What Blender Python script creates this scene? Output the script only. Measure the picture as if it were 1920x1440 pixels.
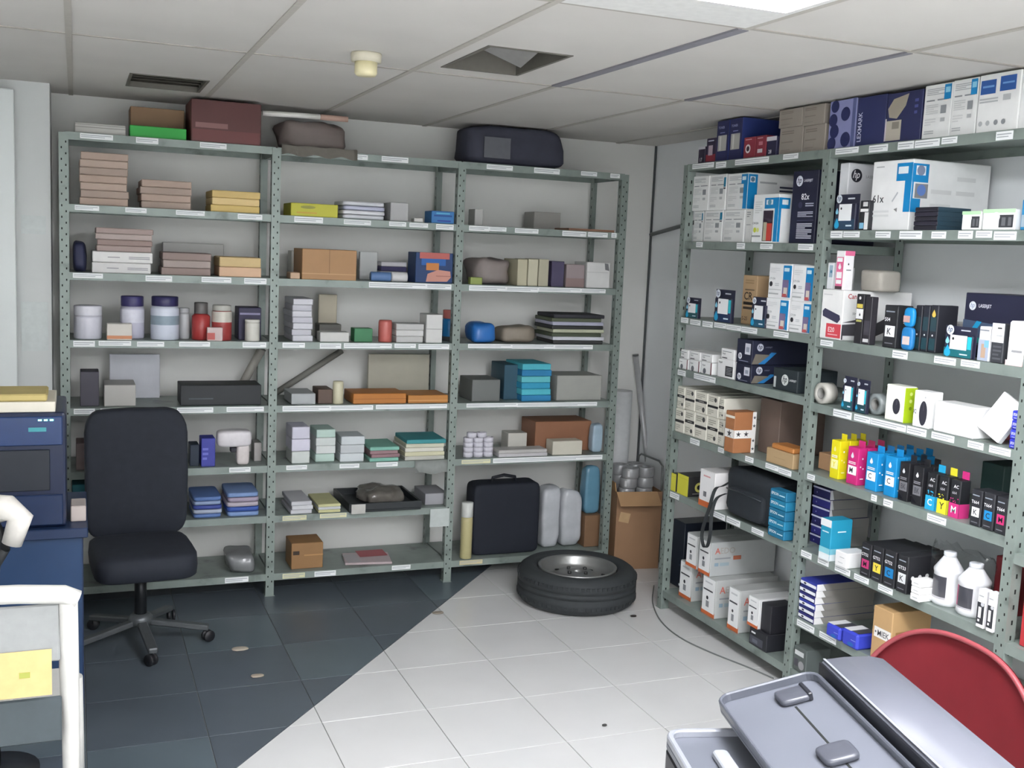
import bpy, bmesh, math, random
from mathutils import Matrix, Vector, noise
for o in list(bpy.data.objects):
    bpy.data.objects.remove(o, do_unlink=True)
C = bpy.context.scene.collection
rnd = random.Random(7)
R = math.radians
# ------------------------------------------------------------------ camera
CAM = Vector((0.0477, -5.1525, 1.7401))
FPX = 2009.5
def cam_axes(yaw, pitch, roll):
    cy, sy = math.cos(yaw), math.sin(yaw)
    f = Vector((sy*math.cos(pitch), cy*math.cos(pitch), math.sin(pitch)))
    r = Vector((cy, -sy, 0)); u = r.cross(f)
    c, s = math.cos(roll), math.sin(roll)
    return c*r+s*u, -s*r+c*u, f
AX = cam_axes(R(22.279), R(-7.098), R(2.529))
cam = bpy.data.objects.new('camera', bpy.data.cameras.new('camera'))
C.objects.link(cam)
m = Matrix((AX[0], AX[1], -AX[2])).transposed().to_4x4(); m.translation = CAM
cam.matrix_world = m
cam.data.sensor_width = 36; cam.data.lens = FPX/1920*36; cam.data.clip_start = 0.02
bpy.context.scene.camera = cam
# ------------------------------------------------------------------ world, exposure
w = bpy.data.worlds.new('world'); bpy.context.scene.world = w; w.use_nodes = True
w.node_tree.nodes['Background'].inputs[0].default_value = (0.85, 0.92, 1, 1)
w.node_tree.nodes['Background'].inputs[1].default_value = 0.25
vs = bpy.context.scene.view_settings
vs.view_transform = 'Standard'; vs.look = 'None'; vs.gamma = 1; vs.use_curve_mapping = False
vs.exposure = 0.32
LAMP = 27.0          # strength of the visible ceiling panel and the added fill panels
# ------------------------------------------------------------------ place
XR, ZC, YW, XW = 2.74, 2.375, 0.42, 3.17     # right rack front, ceiling, back wall, right wall
def ray(x, y):
    return AX[0]*((x-960)/FPX) + AX[1]*((720-y)/FPX) + AX[2]
def onp(x, y, ax, v):
    d = ray(x, y); return CAM + d*((v-CAM[ax])/d[ax])
def proj(P):
    q = Vector(P)-CAM; z = q.dot(AX[2])
    return 960+FPX*q.dot(AX[0])/z, 720-FPX*q.dot(AX[1])/z
# ------------------------------------------------------------------ materials
def lin(h):
    h = h.lstrip('#'); o = []
    if len(h) == 3: h = ''.join(c*2 for c in h)
    for i in (0, 2, 4):
        c = int(h[i:i+2], 16)/255
        o.append(c/12.92 if c <= .04045 else ((c+.055)/1.055)**2.4)
    return (*o, 1)
MATS = {}
def mat(col, rough=.6, metal=0, var=.06, scale=40, bump=0, emit=0, key=None, alpha=1, trans=0):
    k = (col, rough, metal, var, scale, bump, emit, alpha, trans)
    if k in MATS: return MATS[k]
    M = bpy.data.materials.new(key or 'paint_'+col.strip('#')); M.use_nodes = True
    nt = M.node_tree; b = nt.nodes['Principled BSDF']; c = lin(col)
    b.inputs['Roughness'].default_value = rough; b.inputs['Metallic'].default_value = metal
    b.inputs['Base Color'].default_value = c
    if var or bump:
        tc = nt.nodes.new('ShaderNodeTexCoord'); n = nt.nodes.new('ShaderNodeTexNoise')
        n.inputs['Scale'].default_value = scale; n.inputs['Detail'].default_value = 4
        nt.links.new(tc.outputs['Object'], n.inputs['Vector'])
        if var:
            mx = nt.nodes.new('ShaderNodeMix'); mx.data_type = 'RGBA'
            mx.inputs[6].default_value = tuple(max(0, v*(1-2*var)) for v in c[:3])+(1,)
            mx.inputs[7].default_value = tuple(min(1, v*(1+2*var)) for v in c[:3])+(1,)
            nt.links.new(n.outputs['Fac'], mx.inputs[0]); nt.links.new(mx.outputs[2], b.inputs['Base Color'])
        if bump:
            bp = nt.nodes.new('ShaderNodeBump'); bp.inputs['Strength'].default_value = bump; bp.inputs['Distance'].default_value = .004
            nt.links.new(n.outputs['Fac'], bp.inputs['Height']); nt.links.new(bp.outputs['Normal'], b.inputs['Normal'])
    if emit:
        b.inputs['Emission Color'].default_value = c; b.inputs['Emission Strength'].default_value = emit
    if alpha < 1: b.inputs['Alpha'].default_value = alpha
    if trans: b.inputs['Transmission Weight'].default_value = trans
    MATS[k] = M
    return M
def shelf_paint():
    M = bpy.data.materials.new('green_grey_shelf_paint'); M.use_nodes = True; nt = M.node_tree
    b = nt.nodes['Principled BSDF']; b.inputs['Roughness'].default_value = .42; b.inputs['Metallic'].default_value = .15
    tc = nt.nodes.new('ShaderNodeTexCoord'); n = nt.nodes.new('ShaderNodeTexNoise'); n.inputs['Scale'].default_value = 9; n.inputs['Detail'].default_value = 8
    nt.links.new(tc.outputs['Object'], n.inputs['Vector'])
    cr = nt.nodes.new('ShaderNodeValToRGB'); e = cr.color_ramp.elements
    e[0].position = .30; e[0].color = lin('#646c68'); e[1].position = .62; e[1].color = lin('#8b9690')
    k = e.new(.42); k.color = lin('#838e88')
    nt.links.new(n.outputs['Fac'], cr.inputs[0]); nt.links.new(cr.outputs[0], b.inputs['Base Color'])
    return M
SHELF = shelf_paint()
HOLE = mat('#141816', .9, var=0)
WHITE, KRAFT, BLACK = '#e9eae8', '#b58f63', '#1d1f24'
# ------------------------------------------------------------------ mesh helpers
def newobj(name, me, parent=None, mats=()):
    o = bpy.data.objects.new(name, me)
    for mm in mats: me.materials.append(mm)
    C.objects.link(o)
    if parent: o.parent = parent
    return o
def fin(name, bm, mats, parent=None, smooth=False, angle=None):
    me = bpy.data.meshes.new(name); bm.normal_update()
    bm.to_mesh(me); bm.free()
    if smooth:
        for p in me.polygons: p.use_smooth = True
        if angle: me.set_sharp_from_angle(angle=R(angle))
    if not isinstance(mats, (list, tuple)): mats = [mats]
    return newobj(name, me, parent, mats)
def box(bm, x0, x1, y0, y1, z0, z1, mi=0, bev=0, seg=1, M=None):
    v = [bm.verts.new((x, y, z)) for z in (z0, z1) for y in (y0, y1) for x in (x0, x1)]
    fs = [bm.faces.new([v[i] for i in q]) for q in ((0,2,3,1),(4,5,7,6),(0,1,5,4),(2,6,7,3),(0,4,6,2),(1,3,7,5))]
    for f in fs: f.material_index = mi
    vs_ = v
    if bev:
        es = {e for f in fs for e in f.edges}
        r = bmesh.ops.bevel(bm, geom=list(es), offset=bev, segments=seg, affect='EDGES', profile=.5)
        for f in r['faces']: f.material_index = mi
        vs_ = list({x for f in r['faces'] for x in f.verts} | {x for x in v if x.is_valid})
    if M is not None: bmesh.ops.transform(bm, matrix=M, verts=vs_)
    return vs_
def tube(bm, pts, r, n=8, mi=0, closed=False, cap=True):
    pts = [Vector(p) for p in pts]; rings = []; N = len(pts)
    rr = r if isinstance(r, (list, tuple)) else [r]*N
    up = Vector((0, 0, 1)); prev = None
    for i, p in enumerate(pts):
        a = pts[(i-1) % N] if (closed or i) else p
        b = pts[(i+1) % N] if (closed or i < N-1) else p
        t = (b-a).normalized()
        s = prev if prev is not None else (t.cross(up) if abs(t.dot(up)) < .95 else t.cross(Vector((1, 0, 0))))
        s = (s - t*s.dot(t)).normalized(); prev = s; u = t.cross(s)
        rings.append([bm.verts.new(p+(s*math.cos(k/n*2*math.pi)+u*math.sin(k/n*2*math.pi))*rr[i]) for k in range(n)])
    for i in range(N if closed else N-1):
        A, B = rings[i], rings[(i+1) % N]
        for k in range(n):
            f = bm.faces.new((A[k], A[(k+1) % n], B[(k+1) % n], B[k])); f.material_index = mi; f.smooth = True
    if cap and not closed:
        bm.faces.new(rings[0]).material_index = mi; bm.faces.new(rings[-1][::-1]).material_index = mi
    bmesh.ops.recalc_face_normals(bm, faces=bm.faces[:])
def lathe(bm, prof, n=24, mi=0, M=None, closed=False):
    rings = []; allv = []
    for r, z in prof:
        if r < 1e-5: rg = [bm.verts.new((0, 0, z))]
        else: rg = [bm.verts.new((r*math.cos(k/n*2*math.pi), r*math.sin(k/n*2*math.pi), z)) for k in range(n)]
        rings.append(rg); allv += rg
    seq = list(zip(rings, rings[1:])) + ([(rings[-1], rings[0])] if closed else [])
    for A, B in seq:
        for k in range(n):
            q = (k+1) % n
            if len(A) == 1 and len(B) == 1: continue
            if len(A) == 1: f = bm.faces.new((A[0], B[q], B[k]))
            elif len(B) == 1: f = bm.faces.new((A[k], A[q], B[0]))
            else: f = bm.faces.new((A[k], A[q], B[q], B[k]))
            f.material_index = mi; f.smooth = True
    if M is not None: bmesh.ops.transform(bm, matrix=M, verts=allv)
    return allv
def blob(bm, w, d, h, e=.35, nu=20, nv=10, mi=0, M=None, lump=0, seed=0, zfloor=True):
    """superellipsoid soft body, footprint w x d, standing on z=0"""
    def sp(c, p): return math.copysign(abs(c)**p, c)
    rings = []; allv = []
    for j in range(nv+1):
        t = -math.pi/2+math.pi*j/nv
        rg = []
        for i in range(nu):
            a = i/nu*2*math.pi
            x = sp(math.cos(t), e)*sp(math.cos(a), e)*w/2; y = sp(math.cos(t), e)*sp(math.sin(a), e)*d/2; z = sp(math.sin(t), e)*h/2
            v = Vector((x, y, z))
            if lump:
                k = 1+lump*noise.noise(Vector((x*14+seed, y*14, z*14)))
                v = Vector((x*k, y*k, z*(k if z > -h*.45 else 1)))
            rg.append(bm.verts.new((v.x, v.y, max(0, v.z+h/2))))
        rings.append(rg); allv += rg
    for A, B in zip(rings, rings[1:]):
        for k in range(nu):
            q = (k+1) % nu
            f = bm.faces.new((A[k], A[q], B[q], B[k])); f.material_index = mi; f.smooth = True
    bm.faces.new(rings[0][::-1]).material_index = mi; bm.faces.new(rings[-1]).material_index = mi
    if M is not None: bmesh.ops.transform(bm, matrix=M, verts=allv)
    return allv
LAB = []
def tag(o, label, cat, group=None):
    o['label'] = label; o['category'] = cat
    if group: o['group'] = group
    return o
def struct(o): o['kind'] = 'structure'; return o
def empty(name, loc=(0,0,0), rz=0):
    o = bpy.data.objects.new(name, None); C.objects.link(o); o.location = loc; o.rotation_euler = (0, 0, rz); o.empty_display_size = .05
    return o
# ------------------------------------------------------------------ flat print
TXT = {}
def textmesh(s):
    if s in TXT: return TXT[s]
    cu = bpy.data.curves.new('t', 'FONT'); cu.body = s; cu.resolution_u = 2; cu.offset = .012
    ob = bpy.data.objects.new('t', cu); C.objects.link(ob)
    dg = bpy.context.evaluated_depsgraph_get()
    me = bpy.data.meshes.new_from_object(ob.evaluated_get(dg))
    vs_ = [v.co.copy() for v in me.vertices]; fs = [tuple(p.vertices) for p in me.polygons]
    bpy.data.objects.remove(ob); bpy.data.curves.remove(cu); bpy.data.meshes.remove(me)
    x0 = min(v.x for v in vs_); x1 = max(v.x for v in vs_); y0 = min(v.y for v in vs_); y1 = max(v.y for v in vs_)
    vs_ = [((v.x-x0)/(y1-y0), (v.y-y0)/(y1-y0)) for v in vs_]
    TXT[s] = (vs_, fs, (x1-x0)/(y1-y0)); return TXT[s]
def circ(cx, cy, rx, ry, n=18): return [(cx+rx*math.cos(i/n*2*math.pi), cy+ry*math.sin(i/n*2*math.pi)) for i in range(n)]
def drop(cx, cy, r, h):
    pts = []
    for i in range(13):
        a = R(-215+250*i/12); pts.append((cx+r*math.cos(a), cy+r*math.sin(a)))
    return pts+[(cx, cy+h)]
def frame_of(face, W, D, H):
    if face == 'front': return Vector((-W/2, 0, 0)), Vector((1,0,0)), Vector((0,0,1)), Vector((0,-1,0)), W, H
    if face == 'right': return Vector((W/2, 0, 0)), Vector((0,1,0)), Vector((0,0,1)), Vector((1,0,0)), D, H
    if face == 'left': return Vector((-W/2, D, 0)), Vector((0,-1,0)), Vector((0,0,1)), Vector((-1,0,0)), D, H
    return Vector((-W/2, 0, H)), Vector((1,0,0)), Vector((0,1,0)), Vector((0,0,1)), W, D
def prints(parent, face, dims, items, name=None):
    if len(items) == 2:
        prints(parent, face, dims, items[:1], name); return prints(parent, face, dims, [items[1], ('n',), ('n',)], name)
    O, U, V, N, fw, fh = frame_of(face, *dims)
    bm = bmesh.new(); mats = []; off = .0006 if ('n',) not in items else .0009
    def mi(c):
        M = mat(c, .5, var=0) if isinstance(c, str) else c
        if M not in mats: mats.append(M)
        return mats.index(M)
    def P(u, v): return O+U*u+V*v+N*off
    for it in items:
        k = it[0]; off += .00022
        if k == 'r':
            _, a, b, c, d, col = it
            f = bm.faces.new([bm.verts.new(P(x*fw, y*fh)) for x, y in ((a,b),(c,b),(c,d),(a,d))]); f.material_index = mi(col)
        elif k == 'p':
            f = bm.faces.new([bm.verts.new(P(x*fw, y*fh)) for x, y in it[1]]); f.material_index = mi(it[2])
        elif k == 'c':
            _, cx, cy, r, col = it
            f = bm.faces.new([bm.verts.new(P(x, y)) for x, y in circ(cx*fw, cy*fh, r*fw, r*fw)]); f.material_index = mi(col)
        elif k == 'd':
            _, cx, cy, r, col = it
            f = bm.faces.new([bm.verts.new(P(x, y)) for x, y in drop(cx*fw, cy*fh, r*fw, r*fw*2)]); f.material_index = mi(col)
        elif k == 'b':      # lines of fine print
            _, a, b, c, d, n, col = it; q = mi(col); st = (d-b)/n
            rr = random.Random(int(a*97+b*53+n)+3)
            for i in range(n):
                e = c if i % 3 != 2 else a+(c-a)*rr.uniform(.55, .85)
                y0 = d-(i+.72)*st
                f = bm.faces.new([bm.verts.new(P(x*fw, y*fh)) for x, y in ((a,y0),(e,y0),(e,y0+st*.5),(a,y0+st*.5))]); f.material_index = q
        elif k == 't':      # ('t', text, x, y, height, colour, max width, slant)
            s, x, y, h, col = it[1:6]; mw = it[6] if len(it) > 6 else 9; sl = it[7] if len(it) > 7 else 0
            vs_, fs, asp = textmesh(s); hh = h*fh; ww = min(asp*hh, mw*fw); sx = ww/asp; q = mi(col)
            bv = [bm.verts.new(P(x*fw+a*sx+sl*b*hh, y*fh+b*hh)) for a, b in vs_]
            for f in fs:
                try: bm.faces.new([bv[i] for i in f]).material_index = q
                except ValueError: pass
        elif k == 'hp':     # round logo: disc with two slanted letters
            _, cx, cy, r, disc, ink = it
            f = bm.faces.new([bm.verts.new(P(x, y)) for x, y in circ(cx*fw, cy*fh, r*fw, r*fw, 24)]); f.material_index = mi(disc)
            off += .0002; vs_, fs, asp = textmesh('hp'); hh = r*fw*1.5; q = mi(ink); sx = hh*.82
            bv = [bm.verts.new(P(cx*fw+(a-asp/2)*sx+.25*(b-.5)*hh, cy*fh+(b-.5)*hh)) for a, b in vs_]
            for g in fs:
                try: bm.faces.new([bv[i] for i in g]).material_index = q
                except ValueError: pass
    o = fin(name or 'printed_'+face, bm, mats, parent)
    # keep the print facing outwards
    for p in o.data.polygons:
        if p.normal.dot(N) < 0: p.flip()
    return o
# ------------------------------------------------------------------ shelf items
def uz(unit, px, py, d):
    if unit == 'L': p = onp(px, py, 1, d); return p.x, p.z
    p = onp(px, py, 0, XR+d); return -p.y, p.z
def world(unit, u, d, z):
    return Vector((u, d, z)) if unit == 'L' else Vector((XR+d, -u, z))
ROT = {'L': 0, 'R': -math.pi/2}
def span(unit, z0, d, xl, xr, yt):
    """pixel extent of a front face standing at height z0, d behind the rack front -> left, right, height"""
    yb = yt+30
    for _ in range(3):
        ym = (yt+yb)/2
        ul = uz(unit, xl, ym, d)[0]; ur = uz(unit, xr, ym, d)[0]
        yb = proj(world(unit, (ul+ur)/2, d, z0))[1]
    zt = uz(unit, (xl+xr)/2, yt, d)[1]
    if d < .047 and z0 < 2.1:            # keep clear of the front posts
        for p in (lp if unit == 'L' else rp):
            a, b = p-.0235, p+.0235
            if ul < b and ur > a:
                if (ul+ur)/2 > p: ul = b
                else: ur = a
    return ul, ur, max(.008, min(zt, ZC-.008)-z0)
LAST = {}
def bxitem(name, unit, z0, d, xl, xr, yt, dep, col, label, cat='box', group=None, pr=None, rz=0, bev=.0025, rough=.55, h=None, gap=.001, body=None, tint=.05):
    ul, ur, hh = span(unit, z0, d, xl, xr, yt)
    if h: hh = h
    W = ur-ul-2*gap
    bm = bmesh.new(); box(bm, -W/2, W/2, 0, dep, 0, hh, bev=min(bev, hh*.2, W*.2))
    o = fin(name, bm, body or mat(col, rough, var=tint, scale=14))
    o.location = world(unit, (ul+ur)/2, d, z0); o.rotation_euler = (0, 0, ROT[unit]+R(rz))
    tag(o, label, cat, group)
    for face, its in (pr or {}).items(): prints(o, face, (W, dep, hh), its)
    LAST['top'] = z0+hh; LAST['d'] = (W, dep, hh)
    return o
ORD = ['lowest', 'second', 'third', 'fourth', 'fifth', 'sixth', 'seventh', 'eighth']
def stack(name, unit, z0, d, xl, xr, yt, dep, cols, n, label, cat, group, jit=.006, soft=False, pr=None, rough=.65):
    ul, ur, hh = span(unit, z0, d, xl, xr, yt); h = hh/n; W = ur-ul-.002; z = z0
    for i in range(n):
        ww = (W-2*jit)*(1-rnd.random()*.05); dd = dep*(1-rnd.random()*.05)
        bm = bmesh.new()
        if soft: blob(bm, ww, dd, h*.97, e=.22, M=Matrix.Translation((0, dd/2, 0)))
        else: box(bm, -ww/2, ww/2, 0, dd, 0, h*.97, bev=min(.003, h*.2))
        o = fin(name, bm, mat(cols[i % len(cols)], rough, var=.06, scale=16))
        o.location = world(unit, (ul+ur)/2+rnd.uniform(-jit, jit), d+rnd.uniform(0, jit), z)
        o.rotation_euler = (0, 0, ROT[unit]+rnd.uniform(-.02, .02)*(jit > 0))
        pos = 'topmost' if i == n-1 else ORD[min(i, 7)]
        tag(o, label+', '+pos+' of its stack', cat, group)
        if pr:
            for face, its in pr.items(): prints(o, face, (ww, dd, h*.97), its)
        z += h
    LAST['top'] = z
def jar(name, unit, z0, d, xl, xr, yt, col, label, cat='jar', lid=None, lidf=.16, band=None, group=None, neck=.9):
    ul, ur, hh = span(unit, z0, d, xl, xr, yt); r = (ur-ul)/2; hb = hh*(1-lidf) if lid else hh
    bm = bmesh.new(); lathe(bm, [(0,0),(r*.93,0),(r,.004),(r,hb*.9),(r*neck,hb),(0,hb)])
    o = fin(name, bm, mat(col, .35, var=.03)); tag(o, label, cat, group)
    o.location = world(unit, (ul+ur)/2, d+r, z0); o.rotation_euler = (0,0,ROT[unit])
    if lid:
        bm = bmesh.new(); rl = r*min(1, neck+.04)
        lathe(bm, [(rl*.98,hb+.0005),(rl,hb+.003),(rl,hh-.003),(rl*.95,hh),(0,hh)]); fin('lid', bm, mat(lid, .4), o)
    if band:
        a, b, c = band; bm = bmesh.new(); lathe(bm, [(r+.0006,hb*a),(r+.0006,hb*b)]); fin('label_band', bm, mat(c, .5), o)
    return o
def softitem(name, unit, z0, d, xl, xr, yt, dep, col, label, cat, e=.4, lump=.1, rough=.6, seed=0, group=None, metal=0, alpha=1, bump=.3):
    ul, ur, hh = span(unit, z0, d, xl, xr, yt)
    bm = bmesh.new(); blob(bm, ur-ul, dep, hh, e=e, nu=28, nv=14, lump=lump, seed=seed, M=Matrix.Translation((0, dep/2, 0)))
    o = fin(name, bm, mat(col, rough, metal, var=.12, scale=12, bump=bump, alpha=alpha)); o.location = world(unit, (ul+ur)/2, d, z0); o.rotation_euler = (0,0,ROT[unit])
    tag(o, label, cat, group); LAST['top'] = z0+hh
    return o
# ================================================================== STRUCTURE
def clip(poly, nx, ny, c):          # keep nx*x+ny*y+c >= 0
    out = []
    for i, p in enumerate(poly):
        q = poly[(i+1) % len(poly)]; a = nx*p[0]+ny*p[1]+c; b = nx*q[0]+ny*q[1]+c
        if a >= 0: out.append(p)
        if a*b < 0: t = a/(a-b); out.append((p[0]+(q[0]-p[0])*t, p[1]+(q[1]-p[1])*t))
    return out
X0, Y0 = -1.4, -6.6       # room limits behind and beside the camera
bm = bmesh.new(); box(bm, X0-.1, XW+.1, Y0-.1, YW+.1, -.1, -.0035)
floor = struct(fin('floor', bm, mat('#8d908e', .8, var=.05)))
TWH = mat('#d5d5d4', .22, var=.025, scale=5); TDK = mat('#525a62', .33, var=.10, scale=3)
TDK2 = mat('#59646b', .33, var=.10, scale=3)
bx_, by_ = 2.03-.525, .064+1.715; bl = math.hypot(bx_, by_); nx, ny = by_/bl, -bx_/bl     # normal to the right of the edge
bc = -(nx*1.0+ny*-1.16)
def poly_tile(name, poly, M, z=0):
    if len(poly) < 3: return
    ar = abs(sum(poly[i][0]*poly[(i+1) % len(poly)][1]-poly[(i+1) % len(poly)][0]*poly[i][1] for i in range(len(poly))))/2
    if ar < 1e-4: return
    bm = bmesh.new(); cx = sum(p[0] for p in poly)/len(poly); cy = sum(p[1] for p in poly)/len(poly)
    def ring(s, zz): return [bm.verts.new((p[0]+(cx-p[0])*s, p[1]+(cy-p[1])*s, zz)) for p in poly]
    a = ring(0, -.004); b = ring(0, z-.0008); c = ring(.004, z); n = len(poly)
    for A, B in ((a, b), (b, c)):
        for i in range(n): bm.faces.new((A[i], A[(i+1) % n], B[(i+1) % n], B[i]))
    bm.faces.new(c); bmesh.ops.recalc_face_normals(bm, faces=bm.faces[:])
    fin(name, bm, M, floor)
T = .40; gx = [2.07+T*k for k in range(-9, 4)]; gy = [-1.46+T*k for k in range(-13, 6)]
for ix, x in enumerate(gx):
    for iy, y in enumerate(gy):
        a, b, c, d = max(x, X0), min(x+T, XW), max(y, Y0), min(y+T, YW)
        if b-a < .01 or d-c < .01: continue
        g = .0016
        pl = [(a+g, c+g), (b-g, c+g), (b-g, d-g), (a+g, d-g)]
        poly_tile('floor_tile', clip(pl, nx, ny, bc-.002), TWH)
        poly_tile('dark_floor_tile', clip(pl, -nx, -ny, -bc-.002), TDK if (ix*7+iy*3) % 4 else TDK2, z=.001)
def wall(name, x0, x1, y0, y1, z0, z1, col, var=.03):
    bm = bmesh.new(); box(bm, x0, x1, y0, y1, z0, z1); return struct(fin(name, bm, mat(col, .75, var=var, scale=2, bump=.05)))
ZT = ZC+.22
wall('wall_back', X0-.1, XW+.1, YW, YW+.1, -.05, ZT, '#e6e6e2')
wall('wall_right', XW, XW+.1, Y0, YW, -.05, ZT, '#eef1f2')
wall('wall_left', X0-.1, X0, Y0, YW, -.05, ZT, '#e4e5e3')
wall('wall_front', X0-.1, XW+.1, Y0-.1, Y0, -.05, ZT, '#e4e5e3')
wall('wall_pillar', X0, -.055, .07, YW, 0, ZC+.02, '#cfd2d0')
bm = bmesh.new(); box(bm, XW-.012, XW-.002, YW-.012, YW-.002, 0, ZC); struct(fin('trim_1', bm, mat('#55585a', .8)))
# --- ceiling
bm = bmesh.new(); box(bm, X0-.1, XW+.1, Y0-.1, YW+.1, ZT-.02, ZT+.08)
ceil = struct(fin('ceiling', bm, mat('#57544e', .9)))
cgx = [.03+.577*k for k in range(-3, 7)]; cgy = [-6.4, -5.12, -3.84, -2.56, -1.28, .5]
holes = {(2, 3): (1.25, 1.545, -1.90, -1.42), (0, 4): (.25, .56, -.50, -.10)}      # vents, keyed by (column from x=.03, row)
lights = [(2, 2), (2, 1), (-2, 0), (3, 0), (0, 0)]  # only the first panel is in view; the others are added fill light
CT = mat('#cfccc6', .8, var=.035, scale=3, bump=.12)
def slab(a, b, c, d, name='ceiling_tile', M=None):
    if b-a < .005 or d-c < .005: return
    bm = bmesh.new(); box(bm, a, b, c, d, ZC, ZC+.015); fin(name, bm, M or CT, ceil)
for i in range(len(cgx)-1):
    for j in range(len(cgy)-1):
        a, b = max(cgx[i], X0)+.006, min(cgx[i+1], XW)-.006; c, d = max(cgy[j], Y0)+.006, min(cgy[j+1], YW)-.002
        if b-a < .02: continue
        key = (i-3, j)
        if key in lights: continue
        if key in holes:
            p, q, r, s = holes[key]
            slab(a, p, c, d); slab(q, b, c, d); slab(p, q, c, r); slab(p, q, s, d); continue
        slab(a, b, c, d)
def tee(x0, x1, y0, y1, col='#b5b1a8', dz=.004):
    bm = bmesh.new(); box(bm, x0, x1, y0, y1, ZC-dz, ZC+.02); fin('ceiling_grid_bar', bm, mat(col, .7), ceil)
for x in cgx:
    if X0 < x < XW: tee(x-.010, x+.010, Y0, YW-.002)
for y in cgy[1:-1]: tee(X0, XW-.002, y-.008, y+.008, '#aaa59c', .003)
tee(1.761-.022, 1.761+.012, -2.55, -1.29, '#84838a', .006); tee(2.338-.012, 2.338+.012, -2.55, -1.29, '#84838a', .006)
# dark void showing in the two openings
def vent(name, p, q, r, s, label, flap):
    e = empty(name, ((p+q)/2, (r+s)/2, ZC)); w2, d2 = (q-p)/2, (s-r)/2
    bm = bmesh.new(); t = .012
    box(bm, -w2, w2, -d2, -d2+t, -.003, .12); box(bm, -w2, w2, d2-t, d2, -.003, .12); box(bm, -w2, -w2+t, -d2+t, d2-t, -.003, .12); box(bm, w2-t, w2, -d2+t, d2-t, -.003, .12)
    fin('vent_collar', bm, mat('#6a675f', .7), e)
    bm = bmesh.new(); box(bm, -w2+t, w2-t, -d2+t, d2-t, .11, .12); fin('vent_back_plate', bm, mat('#3a3935', .8), e)
    if flap:
        M = Matrix.Translation((.02, -.02, .055)) @ Matrix.Rotation(R(18), 4, 'Y') @ Matrix.Rotation(R(-16), 4, 'X')
        bm = bmesh.new(); box(bm, -w2*.55, w2*.6, -d2*.75, d2*.45, 0, .006, M=M); fin('vent_damper_blade', bm, mat('#9c9b98', .5, .4), e)
    else:
        for k in range(4):
            bm = bmesh.new(); y = -d2+t+(k+.6)*(2*d2-2*t)/4.4
            box(bm, -w2+t, w2-t, -.016, .016, -.001, .001, M=Matrix.Translation((0, y, .02)) @ Matrix.Rotation(R(48), 4, 'X')); fin('vent_louvre', bm, mat('#58564f', .6), e)
    tag(e, label, 'vent')
vent('ceiling_vent', *holes[(2, 3)], 'square open air duct in ceiling with loose metal blade inside', True)
vent('ceiling_vent', *holes[(0, 4)], 'narrow dark louvred air vent in ceiling above the maroon box', False)
for n, (i, j) in enumerate(lights):
    a, b, c, d = cgx[i+3]+.011, cgx[i+4]-.011, cgy[j]+.009, cgy[j+1]-.009
    e = empty('ceiling_or_fill_light', ((a+b)/2, (c+d)/2, ZC)); w2, d2 = (b-a)/2, (d-c)/2
    bm = bmesh.new(); box(bm, -w2, w2, -d2, d2, .02, .08); fin('housing', bm, mat('#dcdcd8', .5), e)
    bm = bmesh.new()
    for q in ((-w2, w2, -d2, -d2+.02), (-w2, w2, d2-.209, d2), (-w2, -w2+.02, -d2+.02, d2-.209), (w2-.02, w2, -d2+.02, d2-.209)): box(bm, *q, -.004, .0195)
    fin('frame', bm, mat('#e2e2de', .5), e)
    bm = bmesh.new(); box(bm, -w2+.021, w2-.021, -d2+.021, d2-.21, .006, .012); fin('diffuser', bm, mat('#f9faff', .5, var=0, emit=LAMP, key='lit_diffuser'), e)
    tag(e, 'lit white fluorescent ceiling panel '+('beside the open air duct', 'added for fill in the middle of the room', 'added for fill by the plain side wall', 'added for fill at the far end, rack side', 'added for fill at the far end, away from the racks')[n], 'light', 'ceiling light panels')
# smoke detector
e = empty('smoke_detector', (.955, -1.52, ZC-.0745))
bm = bmesh.new(); lathe(bm, [(0,.045),(.05,.045),(.052,.07),(.05,.0742),(0,.0742)]); fin('base', bm, mat('#cfc9b4', .5), e)
bm = bmesh.new(); lathe(bm, [(0,0),(.032,0),(.038,.008),(.038,.0445),(0,.0445)]); fin('sensor_cap', bm, mat('#e2d9b0', .4), e)
tag(e, 'small cream smoke detector hanging from ceiling tile', 'detector')
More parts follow.
